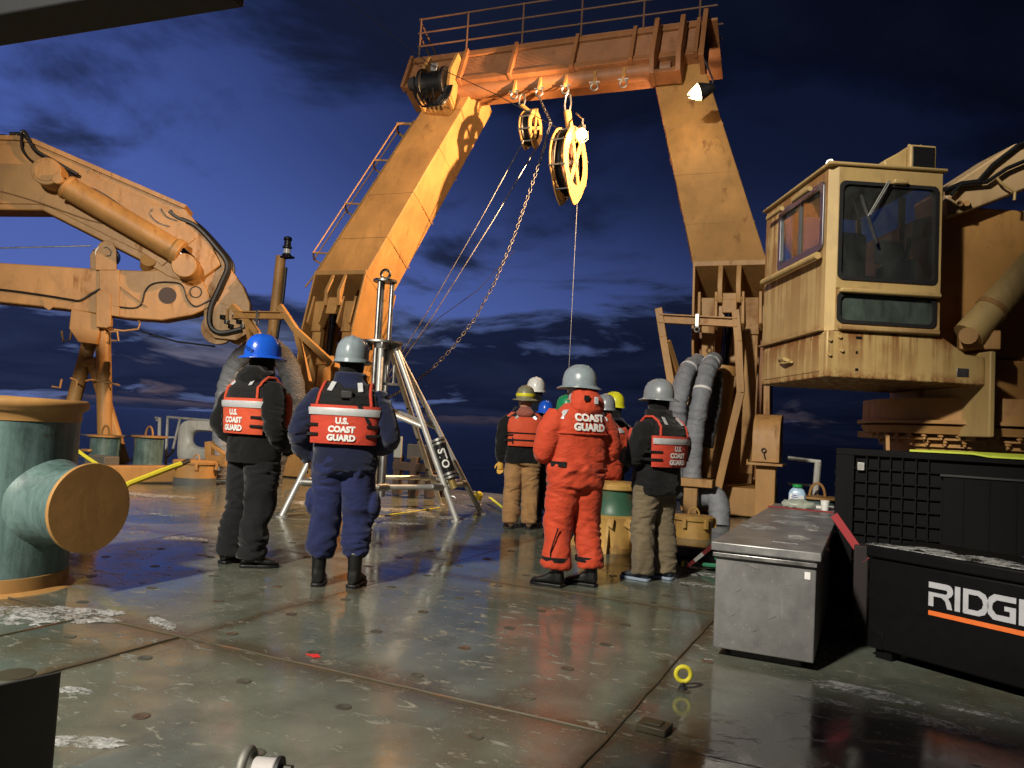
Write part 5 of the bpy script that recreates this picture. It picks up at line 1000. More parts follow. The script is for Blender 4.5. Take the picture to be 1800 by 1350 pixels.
# ------------------------------------------------------------------ small things on deck
p = G(1200, 1212); t = thing('lifting_eye', p, 'bright yellow lifting eye bolt standing on the wet deck', 'eye bolt')
q = MB(); q.torus(p+V((0, 0, .075)), (.35, -.9, 0), .036, .0115, 24, 10); q.build('eye', yel, t); q = MB(); q.lathe([(.022, 0), (.02, .012), (.012, .016), (.014, .03), (.010, .042), (.001, .042)], p, n=12); q.build('shank', rubber, t)
p = G(1150, 1284); t = thing('deck_socket_cover', p, 'small rusty square cover plate on the foreground deck', 'cover')
q = MB(); q.box(p+V((0, 0, .016)), (.13, .11, .03), M.Rotation(-.08, 3, 'Z')); q.build('plate', weldm, t, bevel=.004); q = MB(); q.box(p+V((0, 0, .0345)), (.07, .06, .006), M.Rotation(-.08, 3, 'Z')); q.build('raised_pad', weldm, t, bevel=.002)
p = G(550, 1153); q = MB(); q.add([p+V((-.05, 0, .004)), p+V((.0, -.012, .004)), p+V((.03, -.03, .006)), p+V((.05, .0, .004)), p+V((.02, .012, .012)), p+V((-.02, .010, .004))], [(0, 1, 2, 3, 4, 5)]); q.add([v+V((0, 0, -.003)) for v in q.v[:6]], [(5, 4, 3, 2, 1, 0)]); q.f += [(i, (i+1) % 6, 6+(i+1) % 6, 6+i) for i in range(6)]
tag(q.build('red_scrap', plain('red_tape', (.6, .03, .03), .5)), 'small torn red scrap of tape on the deck', 'scrap')
p = G(470, 1375); t = thing('deck_shackle', p, 'grey bow shackle lying at the bottom edge of the deck', 'shackle')
q = MB(); a = p+V((-.02, 0, .035)); ax = V((.93, .36, 0)); q.cyl(a-ax*.035, a+ax*.045, .042, n=24); q.build('bushing', plain('worn_grey', (.42, .40, .40), .6), t, bevel=.006)
q = MB(); q.torus(a-ax*.06, ax, .06, .017, 28, 10); q.build('bow', metal('galv_rough', (.3, .3, .27), .6, .5, .7), t)
q = MB(); q.cyl(a+ax*.046, a+ax*.062, .05, n=24); q.build('washer', rubber, t, bevel=.003); q = MB(); q.cyl(a+ax*.062, a+ax*.10, .026, n=6); q.build('nut', plain('dark_nut', (.06, .06, .05), .5, .6), t, bevel=.003)
# thin upright plate at lower left, nearest the viewer
a = AD(103, 1183, 2.35); b = AD(-60, 1218, 2.05); q = MB(); q.hexa([V((a.x, a.y, 0)), V((b.x, b.y, 0)), V((b.x-.01, b.y+.015, 0)), V((a.x-.01, a.y+.015, 0)), a, b, b+V((-.01, .015, 0)), a+V((-.01, .015, 0))])
tag(q.build('splash_plate', plain('charcoal_plate', (.035, .036, .036), .6)), 'upright charcoal plate at the lower left corner', 'plate')
q = MB(); p = G(25, 1186); q.lathe([(.085, 0), (.085, .004), (.01, .005)], p, n=28); tag(q.build('deck_plug', weldm), 'dark round deck plug above the charcoal plate', 'plug')
# fender hose, red and white strap hook, green rope beside the khaki trousers
c = G(1222, 990); q = MB(); q.torus(c+V((0, .15, .07)), (0, .15, 1), .24, .07, 36, 14); tag(q.build('fender_ring', rubber), 'black rubber fender ring on deck below the rusty hatch', 'fender')
a = G(1203, 1004)+V((0, 0, .02)); b = AD(1252, 960, 5.9); t = thing('strap_hook', a, 'red and white strap with yellow tag hooked to the deck', 'strap')
m_ = a.lerp(b, .42); m2 = a.lerp(b, .72)
for nm, p0, p1, mm in (('red_webbing', a.lerp(b, .1), m_, redstrap), ('white_webbing', m_, m2, ivory), ('red_webbing', m2, b, redstrap)): q = MB(); q.bar(p0, p1, .03, .008, (0, 1, 0)); q.build(nm, mm, t)
q = MB(); q.torus(a+V((0, 0, .03)), (0, 1, .2), .025, .008, 14, 6); q.build('hook', rubber, t); q = MB(); q.box(a+V((-.01, -.03, .05)), (.02, .006, .045)); q.build('yellow_tag', yel, t)
c = G(1245, 1004); q = MB(); q.tube([c+V((.1*math.cos(k*.55)+.01*k, .06*math.sin(k*.55), .02+.006*k)) for k in range(22)], .02, 8); tag(q.build('green_rope', plain('rope_green', (.02, .16, .08), .8)), 'small coil of green rope by the fender ring', 'rope')
# wooden frame behind the corer, yellow ratchet and strap
c = AY(722, 872, 11.2); c.z = 0; t = thing('wooden_cradle', c, 'weathered wooden cradle standing behind the coring tripod', 'cradle')
for dx in (-.28, .05, .36): q = MB(); q.box(c+V((dx, 0, .34)), (.13, .13, .66)); q.build('upright', wood, t, bevel=.01)
for dx in (-.28, .36): q = MB(); q.box(c+V((dx, .5, .30)), (.13, .13, .6)); q.build('upright', wood, t, bevel=.01)
q = MB(); q.box(c+V((.04, 0, .50)), (.8, .14, .14)); q.build('rail', wood, t, bevel=.01); q = MB(); q.box(c+V((.1, .1, .75)), (.55, .06, .26)); q.build('back_board', paint('grey_wood', (.10, .09, .08), .85, .4), t, bevel=.01); q = MB(); q.box(c+V((.42, -.02, .72)), (.16, .14, .30)); q.build('block', wood, t, bevel=.01)
q = MB(); q.box(c+V((-.26, -.08, .82)), (.14, .05, .36)); q.build('metal_plate', paint('old_white', (.35, .36, .33), .6), t, bevel=.006)
p = G(842, 890); t = thing('strap_ratchet', p, 'yellow ratchet head with strap leading off beside the tripod foot', 'ratchet')
q = MB(); q.lathe([(.05, 0), (.065, .04), (.06, .09), (.03, .12), (.01, .12)], p+V((-.02, 0, .12)), (.3, -.4, .8), 14); q.build('yellow_head', yel, t); q = MB(); q.bar(p+V((-.15, .05, .18)), p+V((-.02, 0, .15)), .04, .006); q.build('short_strap', yel, t)
q = MB(); q.tube([p+V((.02, 0, .12)), p+V((.05, -.05, .03)), p+V((.08, -.12, .02))], .014, 6); q.build('wire_tail', steelw, t)
q = MB(); a = G(860, 885); b = G(895, 905); q.bar(a+V((0, 0, .10)), b+V((0, 0, .03)), .05, .006); q.build('long_strap', hiviz, t)
q = MB(); a = G(640, 912); b = G(772, 893); q.bar(a+V((0, 0, .008)), b+V((0, 0, .008)), .035, .004); tag(q.build('deck_strap', yel), 'flat yellow strap lying under the coring tripod', 'strap')
# ------------------------------------------------------------------ coring tripod
TC = V((-5.86, 8.95, 0)); feet = [G(495, 909), G(652, 922), G(803, 917), G(846, 904), G(774, 888), G(560, 893)]
t = thing('coring_frame', TC, 'stainless coring frame with splayed pipe legs and tall central rods', 'frame')
TC = sum((f for f in feet), V())/6; ap = AD(670, 604, (TC-EYE).dot(CF)); TC = V((ap.x, ap.y, 0)); az_ = ap.z
steelp = metal('pipe_steel', (.62, .62, .60), .45, .25, .55)
for i, f in enumerate(feet):
    d = (f-TC); d.z = 0; d.normalize(); top = TC+d*.22+ZU*(az_-.06)
    q = MB(); q.cyl(top, f+V((0, 0, .01)), .038, n=14); lg = q.build('leg', steelp, t)
    q = MB(); q.cyl(f, f+V((0, 0, .015)), .075, n=14); q.build('foot_pad', steelp, lg)
    q = MB(); q.box(top+V((0, 0, .03)), (.10, .10, .12)); q.build('hinge', steel, lg, bevel=.01)
    for k in (.35, .55, .75): p = top.lerp(f, k); q = MB(); q.cyl(p-d*.05, p-d*.042, .02, n=8); q.build('slot_hole', rubber, lg)
    q = MB(); pr_ = top.lerp(f, .88); q.torus(pr_+d*.04, d.cross(ZU), .055, .006, 16, 6); q.build('tether_ring', galv, lg)
q = MB(); q.lathe([(.30, 0), (.30, .025), (.01, .025)], TC+ZU*az_, n=30); q.build('ring_plate', steel, t)
zt2 = AD(676, 492, (TC-EYE).dot(CF)).z
for a in (.4, 2.5, 4.6): p = TC+V((.10*math.cos(a), .10*math.sin(a), 0)); q = MB(); q.cyl(p+ZU*.9, p+ZU*zt2, .032, n=12); q.build('guide_rod', steel, t)
q = MB(); q.lathe([(.16, 0), (.16, .03), (.01, .03)], TC+ZU*(zt2), n=24); q.build('top_plate', steel, t); q = MB(); q.torus(TC+ZU*(zt2+.11), (.4, -.9, 0), .06, .02, 20, 8); q.build('lifting_ring', galv, t)
q = MB(); q.cyl(TC+ZU*.35, TC+ZU*(az_-.02), .085, n=20); q.build('core_barrel', steelw, t); q = MB(); q.cyl(TC+V((.14, .02, .25)), TC+V((.14, .02, 1.5)), .05, n=14); q.build('piston_tube', steel, t)
q = MB(); q.box(TC+V((.25, -.1, az_-.55)), (.18, .14, .03)); q.build('bracket_shelf', steel, t)
for dx in (-.05, .05): q = MB(); q.cyl(TC+V((.25+dx, -.1, az_-.55)), TC+V((.25+dx, -.1, az_-.3)), .02, n=10); q.build('valve_stem', steel, t)
for i in range(6):
    a = feet[i]; b = feet[(i+1) % 6]
    f1 = lambda f, k: V((TC.x, TC.y, 0)).lerp(f, 1).lerp(TC+((f-TC).normalized()*.22)+ZU*az_, k)
    q = MB(); q.cyl(f1(a, .19), f1(b, .19), .034, n=12); q.build('base_brace', steelp, t)
    for e in (f1(a, .19), f1(b, .19)): dd_ = (f1(b, .19)-f1(a, .19)).normalized(); s_ = 1 if e == f1(a, .19) else -1; q = MB(); q.cyl(e+dd_*s_*.06, e+dd_*s_*.20, .05, n=10); q.build('clamp', galv, t)
q = MB(); z = 1.22; q.cyl(TC+V((.05, 0, 1.45)), f1(feet[3], .52), .032, n=10); q.build('upper_brace', steelp, t); q = MB(); q.cyl(TC+V((.0, 0, 1.42)), f1(feet[2], .52), .032, n=10); q.build('upper_brace', steelp, t)
# camera canister on a leg with white lettering
ca_ = f1(feet[2], .46); cb_ = f1(feet[2], .24); offv = V((.10, .06, 0)); q = MB(); q.cyl(ca_+offv, cb_+offv, .085, n=24); can = q.build('canister', plain('canister_black', (.008, .008, .009), .3), t)
dcan = (cb_-ca_).normalized()
for k in (.03, .12, .88, .97): p = (ca_+offv).lerp(cb_+offv, k); q = MB(); q.cyl(p-dcan*.015, p+dcan*.015, .095, n=24); q.build('canister_band', galv, can)
q = MB(); p = cb_+offv; q.cyl(p, p+dcan*.14, .05, n=16); q.build('canister_nozzle', plain('brass_nozzle', (.35, .25, .09), .4, .5), can)
tm = text_mesh('STO', .14, .004); tx = (V((.75, -.62, 0))*.0 + -dcan.cross(V((CF.x, CF.y, 0)))).normalized(); vw = -V((CF.x, CF.y, 0)).normalized(); tx = dcan; ty = vw.cross(tx).normalized(); cen = (ca_+cb_)/2+offv
for v in tm.vertices:
    a = v.co.y/.088; v.co = cen + tx*v.co.x*1.0 + (ty*math.sin(a) + tx.cross(ty)*math.cos(a))*.088
link('lettering', tm, ivory, can, smooth=False)
# ------------------------------------------------------------------ out of frame: unseen blocks added to shade the right, floodlights, overhead beam
t = thing('shade_block', (0, -2.5, 0), 'unseen grey blocks added behind the viewer to shade the right side', 'shade_block')
q = MB(); q.box((1.95, -2.6, 2.05), (8.10, 3.4, 4.1)); q.build('wall', paint('shade_block_white', (.5, .5, .47), .5, .2), t)
q = MB(); q.box((1.95, -2.6, 4.2), (8.06, 3.36, .19)); q.build('shade_block_edge', greyp, t)
q = MB(); q.box((2.4, -2.6, 5.155), (7.2, 3.1, 1.61)); q.build('middle_shade_block', bpy.data.materials['shade_block_white'], t)
q = MB(); q.box((1.975, -2.6, 6.30), (8.05, 3.2, .66)); q.build('upper_shade_block', bpy.data.materials['shade_block_white'], t)  # added block, edge and height set to shade the crane's right side
for i, (p, tgt, pw, c, ang, rr) in enumerate(FLOODS):
    p = V(p); d = (V(tgt)-p).normalized(); t = thing('floodlight', (p.x, p.y, 0), 'deck floodlight on a tall post behind the viewer', 'floodlight')
    q = MB(); q.lathe([(.05, -.42), (.12, -.38), (.22, -.06), (.23, -.02), (.21, -.02), (.10, -.34), (.01, -.35)], p, d, 24); q.build('housing', greyp, t)
    q = MB(); q.cyl(V((p.x, p.y, 0))-d*.0, p-V((0, 0, .26)), .07, n=14); q.build('post', greyp, t); q = MB(); q.tube([p-V((0, 0, .28)), p-V((0, 0, .2))-d*.2], .03, 8); q.build('yoke', greyp, t)
a = G(0, 58, 4.7); b = G(380, -6, 4.7); dv = (b-a).normalized(); t = thing('overhead_beam', a-dv*3, 'dark overhead beam with a pale pipe at the top left corner', 'beam')
q = MB(); q.bar(a-dv*4+V((0, 0, .15)), b+dv*.1+V((0, 0, .15)), .46, .27); q.build("girder", plain('soot_grey', (.018, .02, .022), .7), t, bevel=.02)
a2 = G(0, 14, 5.0); b2 = G(70, 0, 5.0); q = MB(); q.cyl(a-dv*4+V((.15, -.42, .05)), b+dv*.1+V((.15, -.42, .05)), .04, n=12); q.build('pipe', galv, t)
p = a-dv*3.9; q = MB(); q.bar(V((p.x, p.y, 0)), p+V((0, 0, .02)), .3, .3, (0, 1, 0)); q.build('support_post', greyp, t)
# ------------------------------------------------------------------ people
HT0 = 1.78
def interp(tab, z):
    if z <= tab[0][0]: return tab[0][1:]
    for a, b in zip(tab[:-1], tab[1:]):
        if z <= b[0]: k = (z-a[0])/(b[0]-a[0]); k = k*k*(3-2*k); return tuple(x+(y-x)*k for x, y in zip(a[1:], b[1:]))
    return tab[-1][1:]
TORSO = [(.80, .190, .140, 0), (.92, .200, .150, 0), (1.05, .196, .142, 0), (1.20, .205, .142, .0), (1.34, .218, .145, -.005), (1.42, .200, .130, -.008), (1.47, .150, .105, -.005), (1.51, .095, .085, .0), (1.55, .075, .078, .01)]
def torso_rings(z0, z1, bulk, tab=TORSO, n=28, step=.03):
    rs = []; k = int((z1-z0)/step)
    for i in range(k+1):
        z = z0+(z1-z0)*i/k; a, b, y = interp(tab, z); r = []
        for j in range(n):
            t = 2*PI*j/n; c, s = math.cos(t), math.sin(t); r.append(V(((a+bulk)*math.copysign(abs(c)**.82, c), y+(b+bulk)*math.copysign(abs(s)**.9, s), z)))
        rs.append(r)
    return rs
def limb(mb, pts, rad_, n=16, sub=6):
    P4 = [V(p) for p in pts]; cu = []; rr = []
    for i in range(len(P4)-1):
        p0, p1, p2, p3 = P4[max(i-1, 0)], P4[i], P4[i+1], P4[min(i+2, len(P4)-1)]
        for k in range(sub):
            t = k/sub; q = .5*((2*p1) + (p2-p0)*t + (2*p0-5*p1+4*p2-p3)*t*t + (3*p1-p0-3*p2+p3)*t**3); cu.append(p1.lerp(p2, t).lerp(q, .45)); rr.append(rad_[i]+(rad_[i+1]-rad_[i])*t)
    cu.append(P4[-1]); rr.append(rad_[-1]); mb.tube(cu, rr, n)
def wr(amp, sx, sz, seed, zmask=None):
    def f(co, nrm):
        p = V((co.x*sx+seed, co.y*sx, (co.z+.55*co.x*math.sin(co.z*9+seed)+.3*co.y)*sz)); w = V((NZ.noise(p*.5), NZ.noise(p*.5+V((5, 1, 2))), NZ.noise(p*.5+V((1, 7, 3)))))
        v = NZ.noise(p+w*1.3); r = 1-abs(v)*2.2
        d = (r*.75+NZ.noise(p*2.1)*.4)*amp + NZ.noise(V((co.x*4+seed, co.y*4, co.z*5+co.x*5)))*amp*1.1
        return d*(zmask(co) if zmask else 1)
    return f
def arm_pts(pose, s):
    sh = V((s*.185, -.005, 1.425))
    if pose == 'folded': return [sh, V((s*.275, -.02, 1.30)), V((s*.31, .0, 1.14)), V((s*.22, .19, 1.13)), V((s*.03, .27, 1.19))]
    if pose == 'pocket': return [sh, V((s*.27, -.06, 1.30)), V((s*.335, -.09, 1.13)), V((s*.30, .03, 1.02)), V((s*.22, .13, .98))]
    if pose == 'hip': return [sh, V((s*.27, -.05, 1.30)), V((s*.335, -.07, 1.14)), V((s*.33, .0, 1.03)), V((s*.275, .05, .93))]
    if pose == 'front': return [sh, V((s*.27, -.04, 1.30)), V((s*.32, -.05, 1.13)), V((s*.27, .10, 1.05)), V((s*.14, .24, 1.06))]
    return [sh, V((s*.255, -.02, 1.30)), V((s*.285, -.03, 1.14)), V((s*.29, .02, 1.0)), V((s*.285, .05, .87))]
def hand(mb, w, d, s, sc=1.0, curl=.6):
    w = V(w); d = V(d).normalized(); side = d.cross(V((0, 0, 1))); side = side.normalized() if side.length > .1 else V((0, 1, 0)); nrm = side.cross(d)
    mb.tube([w-d*.03, w+d*.03*sc, w+d*.075*sc], [.026*sc, .036*sc, .036*sc], 10)
    for k, L in enumerate((.066, .076, .071, .056)):
        o = w+d*.07*sc+side*((k-1.5)*.019*sc); m1 = o+(d*math.cos(curl*.6)-nrm*math.sin(curl*.6))*L*.5*sc; m2 = m1+(d*math.cos(curl*1.6)-nrm*math.sin(curl*1.6))*L*.5*sc; mb.tube([o, m1, m2], [.0105*sc, .0095*sc, .008*sc], 8)
    o = w+d*.02*sc-side*.03*sc; m1 = o+(d*.6-side*.6-nrm*.3).normalized()*.035*sc; m2 = m1+(d*.9-side*.1-nrm*.4).normalized()*.03*sc; mb.tube([o, m1, m2], [.013*sc, .011*sc, .009*sc], 8)
skin = plain('skin', (.45, .25, .17), .55)
def rotz(p, a): c, s = math.cos(a), math.sin(a); return V((c*p[0]-s*p[1], s*p[0]+c*p[1], p[2]))
def hardhat(par, c, az, tilt, mat, brim='full', ridge=True, band=None, sc=1.0):
    # c: centre of the head-band plane; local to person
    R_ = M.Rotation(az, 3, 'Z') @ M.Rotation(tilt, 3, 'X'); n = 36; rs = []
    prof = [(1.0, 0), (1.0, .03), (.975, .065), (.90, .105), (.74, .14), (.5, .162), (.25, .172), (.01, .174)]
    for r, z in prof:
        ring = []
        for j in range(n):
            t = 2*PI*j/n; x, y = r*.122*sc*math.cos(t), r*.150*sc*math.sin(t); zz = z*sc
            if ridge and abs(x) < .014*sc and z > .03: zz += .009*sc; 
            if ridge and abs(abs(x)-.045*sc) < .012*sc and z > .09: zz += .005*sc
            ring.append(c + R_ @ V((x, y, zz)))
        rs.append(ring)
    inner = [[c + R_ @ V((r*.114*sc*math.cos(2*PI*j/n), r*.142*sc*math.sin(2*PI*j/n), z*sc)) for j in range(n)] for r, z in ((.3, .150), (.8, .11), (1.0, .0))]
    q = MB(); q.rings(rs + [], cap=False); o = None
    bw = []
    for k, (e, dzz) in enumerate(((0, .004), (1, -.012), (1.02, -.018), (0, -.006))):
        ring = []
        for j in range(n):
            t = 2*PI*j/n; w = (.046 if brim == 'full' else (.05*max(0, math.sin(t))**.7+.010)) * sc
            ring.append(c + R_ @ V(((.122*sc+w*min(e, 1.02))*math.cos(t), (.150*sc+w*min(e, 1.02))*math.sin(t), dzz*sc - (.010*sc*(abs(math.sin(t))**2) if e else 0))))
        bw.append(ring)
    h = q.build('hard_hat', mat, par, local=True, ang=55)
    q = MB(); q.rings(bw, cap=False, closed=True); q.build('brim', mat, h, local=True, ang=55)
    q = MB(); q.rings(inner, cap=False); q.build('suspension', rubber, h, local=True)
    if band:
        q = MB(); q.rings([[c + R_ @ V(((.1245+.001*k)*sc*math.cos(2*PI*j/n), (.1525+.001*k)*sc*math.sin(2*PI*j/n), z*sc)) for j in range(n)] for k, z in ((0, .028), (1, .03), (1, .066), (0, .068))], cap=False, closed=True); q.build('band', band, h, local=True)
    return h
def wrap_text(txt, size, z, par, nm, tab, off, mat, bold=.0028, tw=0, xs=1.0, x0=0.0):
    me = text_mesh(txt, size, bold); bm = bmesh.new(); bm.from_mesh(me)
    bmesh.ops.subdivide_edges(bm, edges=[e for e in bm.edges if e.calc_length() > .02], cuts=2); bmesh.ops.triangulate(bm, faces=bm.faces); bm.to_mesh(me); bm.free()
    for v in me.vertices:
        zz = z+v.co.y; a, b, y0 = interp(tab, zz); x = v.co.x*xs+x0; A = a+off; t = max(-1, min(1, x/A)); cc = max(.0, 1-abs(t)**(2/.82))**.5
        v.co = V((x, y0-(b+off)*(cc**.9), zz))
    return link(nm, me, mat, par, smooth=False, local=True)
def back_panel(z0, z1, th0, th1, off0, off1, tab, n=22, m=10, puff=.012, narrow=0):
    # curved slab over the back between angles (radians from straight back), outer/inner offsets
    q = MB(); grid = []
    for layer in (0, 1):
        rows = []
        for i in range(m+1):
            z = z0+(z1-z0)*i/m; a, b, y0 = interp(tab, z); row = []
            for j in range(n+1):
                u = j/n; k = 1-narrow*i/m; th = (th0+(th1-th0)*u)*k; off = off0 if layer == 0 else off1 + puff*(math.sin(PI*u)*math.sin(PI*i/m))**.5 if layer else off0
                c, s = math.cos(th), math.sin(th); row.append(V(((a+off)*math.copysign(abs(s)**.82, s), y0-(b+off)*math.copysign(abs(c)**.9, c), z)))
            rows.append(row)
        grid.append(rows)
    vs = [p for L in grid for r in L for p in r]; W_ = n+1; H_ = m+1; idx = lambda l, i, j: l*W_*H_+i*W_+j; fs = []
    for i in range(m):
        for j in range(n):
            fs.append((idx(1, i, j), idx(1, i, j+1), idx(1, i+1, j+1), idx(1, i+1, j))); fs.append((idx(0, i, j), idx(0, i+1, j), idx(0, i+1, j+1), idx(0, i, j+1)))
    for j in range(n): fs += [(idx(0, 0, j), idx(0, 0, j+1), idx(1, 0, j+1), idx(1, 0, j)), (idx(1, m, j), idx(1, m, j+1), idx(0, m, j+1), idx(0, m, j))]
    for i in range(m): fs += [(idx(0, i, 0), idx(1, i, 0), idx(1, i+1, 0), idx(0, i+1, 0)), (idx(0, i, n), idx(0, i+1, n), idx(1, i+1, n), idx(1, i, n))]
    q.add(vs, fs); return q
def surf(tab, z, x, off):
    a, b, y0 = interp(tab, z); A = a+off; t = max(-1, min(1, x/A)); cc = max(0, 1-abs(t)**(2/.82))**.5; return V((x, y0-(b+off)*cc**.9, z))
vred = cloth('vest_red', (.56, .055, .028), .2, .7, 1.2, .35, .35, .1, .3); vor = cloth('vest_orange', (.64, .085, .032), .2, .7, 1.2, .35, .35, .1, .3); vblk = cloth('vest_black_mesh', (.012, .012, .013), .2, .8); strapb = cloth('black_webbing', (.007, .007, .008), .2, .7)
def vest(root, tab, off, z0, zm, z1, red, style='uscg', letters=True, half=1.0):
    v = back_panel(z0, zm, -half, half, off-.012, off+.03, tab).build('life_vest', red, root, local=True, ang=60)
    if style == 'uscg':
        back_panel(zm-.004, z1, -half*.92, half*.92, off-.012, off+.014, tab, puff=.004, narrow=.0).build('mesh_yoke', vblk, v, local=True, ang=60)
        # red piping round the yoke and over the shoulders
        for s in (-1, 1):
            pts = [surf(tab, z, s*(.200-.022*((z-zm)/(z1-zm)))*half, off+.022) for z in [zm+(z1-zm)*k/6 for k in range(7)]]; e = pts[-1]; pts += [V((e.x*.97, e.y*.45, z1+.045)), V((e.x*.95, .03, z1+.045)), V((e.x*1.0, .12, z1-.04))]
            q = MB(); q.tube(pts, .012, 7); q.build('piping', red, v, local=True)
            q = MB(); q.rings([[p+V((dx*s, 0, 0))+V((0, -.006, 0)) for dx in (-.02, -.075)] + [p+V((dx*s, 0, 0))+V((0, .01, 0)) for dx in (-.075, -.02)] for p in pts]); q.build('shoulder_panel', vblk, v, local=True)
            a = surf(tab, z1-.025, s*.115, off+.024); b = V((a.x-s*.02, a.y*.62, z1+.038)); q = MB(); q.bar(a+V((0, -.008, 0)), b+V((0, -.012, .006)), .036, .004, (0, -.7, .7)); q.build('shoulder_reflector', refl, v, local=True)
        back_panel(zm-.075, zm-.022, -half*.93, half*.93, off+.02, off+.045, tab, puff=.004, m=3).build('reflective_strip', refl, v, local=True, ang=60)
    # side straps with buckles, front panels
    for s in (-1, 1):
        for zz in (z0+.055, z0+.125):
            k0, k1 = half*.55, half*1.75
            back_panel(zz, zz+.022, s*k0 if s > 0 else -k1, k1 if s > 0 else -k0, off+.02, off+.047, tab, n=16, m=2, puff=.003).build('side_strap', strapb, v, local=True)
            a, b, y0 = interp(tab, zz); q = MB(); q.box(V((s*(a+off+.045), y0-.035, zz+.011)), (.02, .05, .04)); q.build('buckle', rubber, v, local=True, bevel=.004)
        back_panel(z0, zm+.06, s*1.75 if s > 0 else -2.85, 2.85 if s > 0 else -1.75, off-.01, off+.04, tab).build('front_panel', red, v, local=True, ang=60)
    if letters:
        zc = z0+(zm-.08-z0)*.5; sp = .062
        for k, (tx, w) in enumerate((('U.S.', 1), ('COAST', 1), ('GUARD', 1))): wrap_text(tx, .060, zc+sp*(1-k)+.004, v, 'lettering', tab, off+.046, ivory, .0034, xs=1.0)
    return v
def boot(mb_up, mb_so, c, a, L=.29, hgt=.2, w=.052, z=0):
    R_ = M.Rotation(a, 3, 'Z'); f = lambda x, y, zz: V(c)+R_ @ V((x, y, zz)); rs = []
    for y, ww, h0, h1 in ((-.075, .028, .025, .10), (-.065, .042, .022, .15), (-.03, .048, .022, .15), (.03, .046, .022, .13), (.09, w, .022, .088), (.15, w*1.02, .022, .068), (.19, w*.85, .022, .056), (.215, w*.45, .026, .042)):
        rs.append([f(ww*math.copysign(abs(math.cos(t))**.7, math.cos(t)), y*L/.29, (h0+h1)/2+(h1-h0)/2*math.sin(t)) for t in [2*PI*j/14 for j in range(14)]])
    mb_up.rings(rs); mb_up.tube([f(0, -.02, .06), f(0, -.022, .14), f(0, -.02, hgt)], [.05, .052, .058], 14)
    so = [(-.082, .03), (-.07, .046), (-.03, .05), (.03, .047), (.09, w+.005), (.15, w+.006), (.195, w*.8), (.222, w*.4)]
    poly = [(x, y) for y, x in so]+[(-x, y) for y, x in so[::-1]]; mb_so.prism([f(x, y*L/.29, 0) for x, y in poly], V((0, 0, .026)))
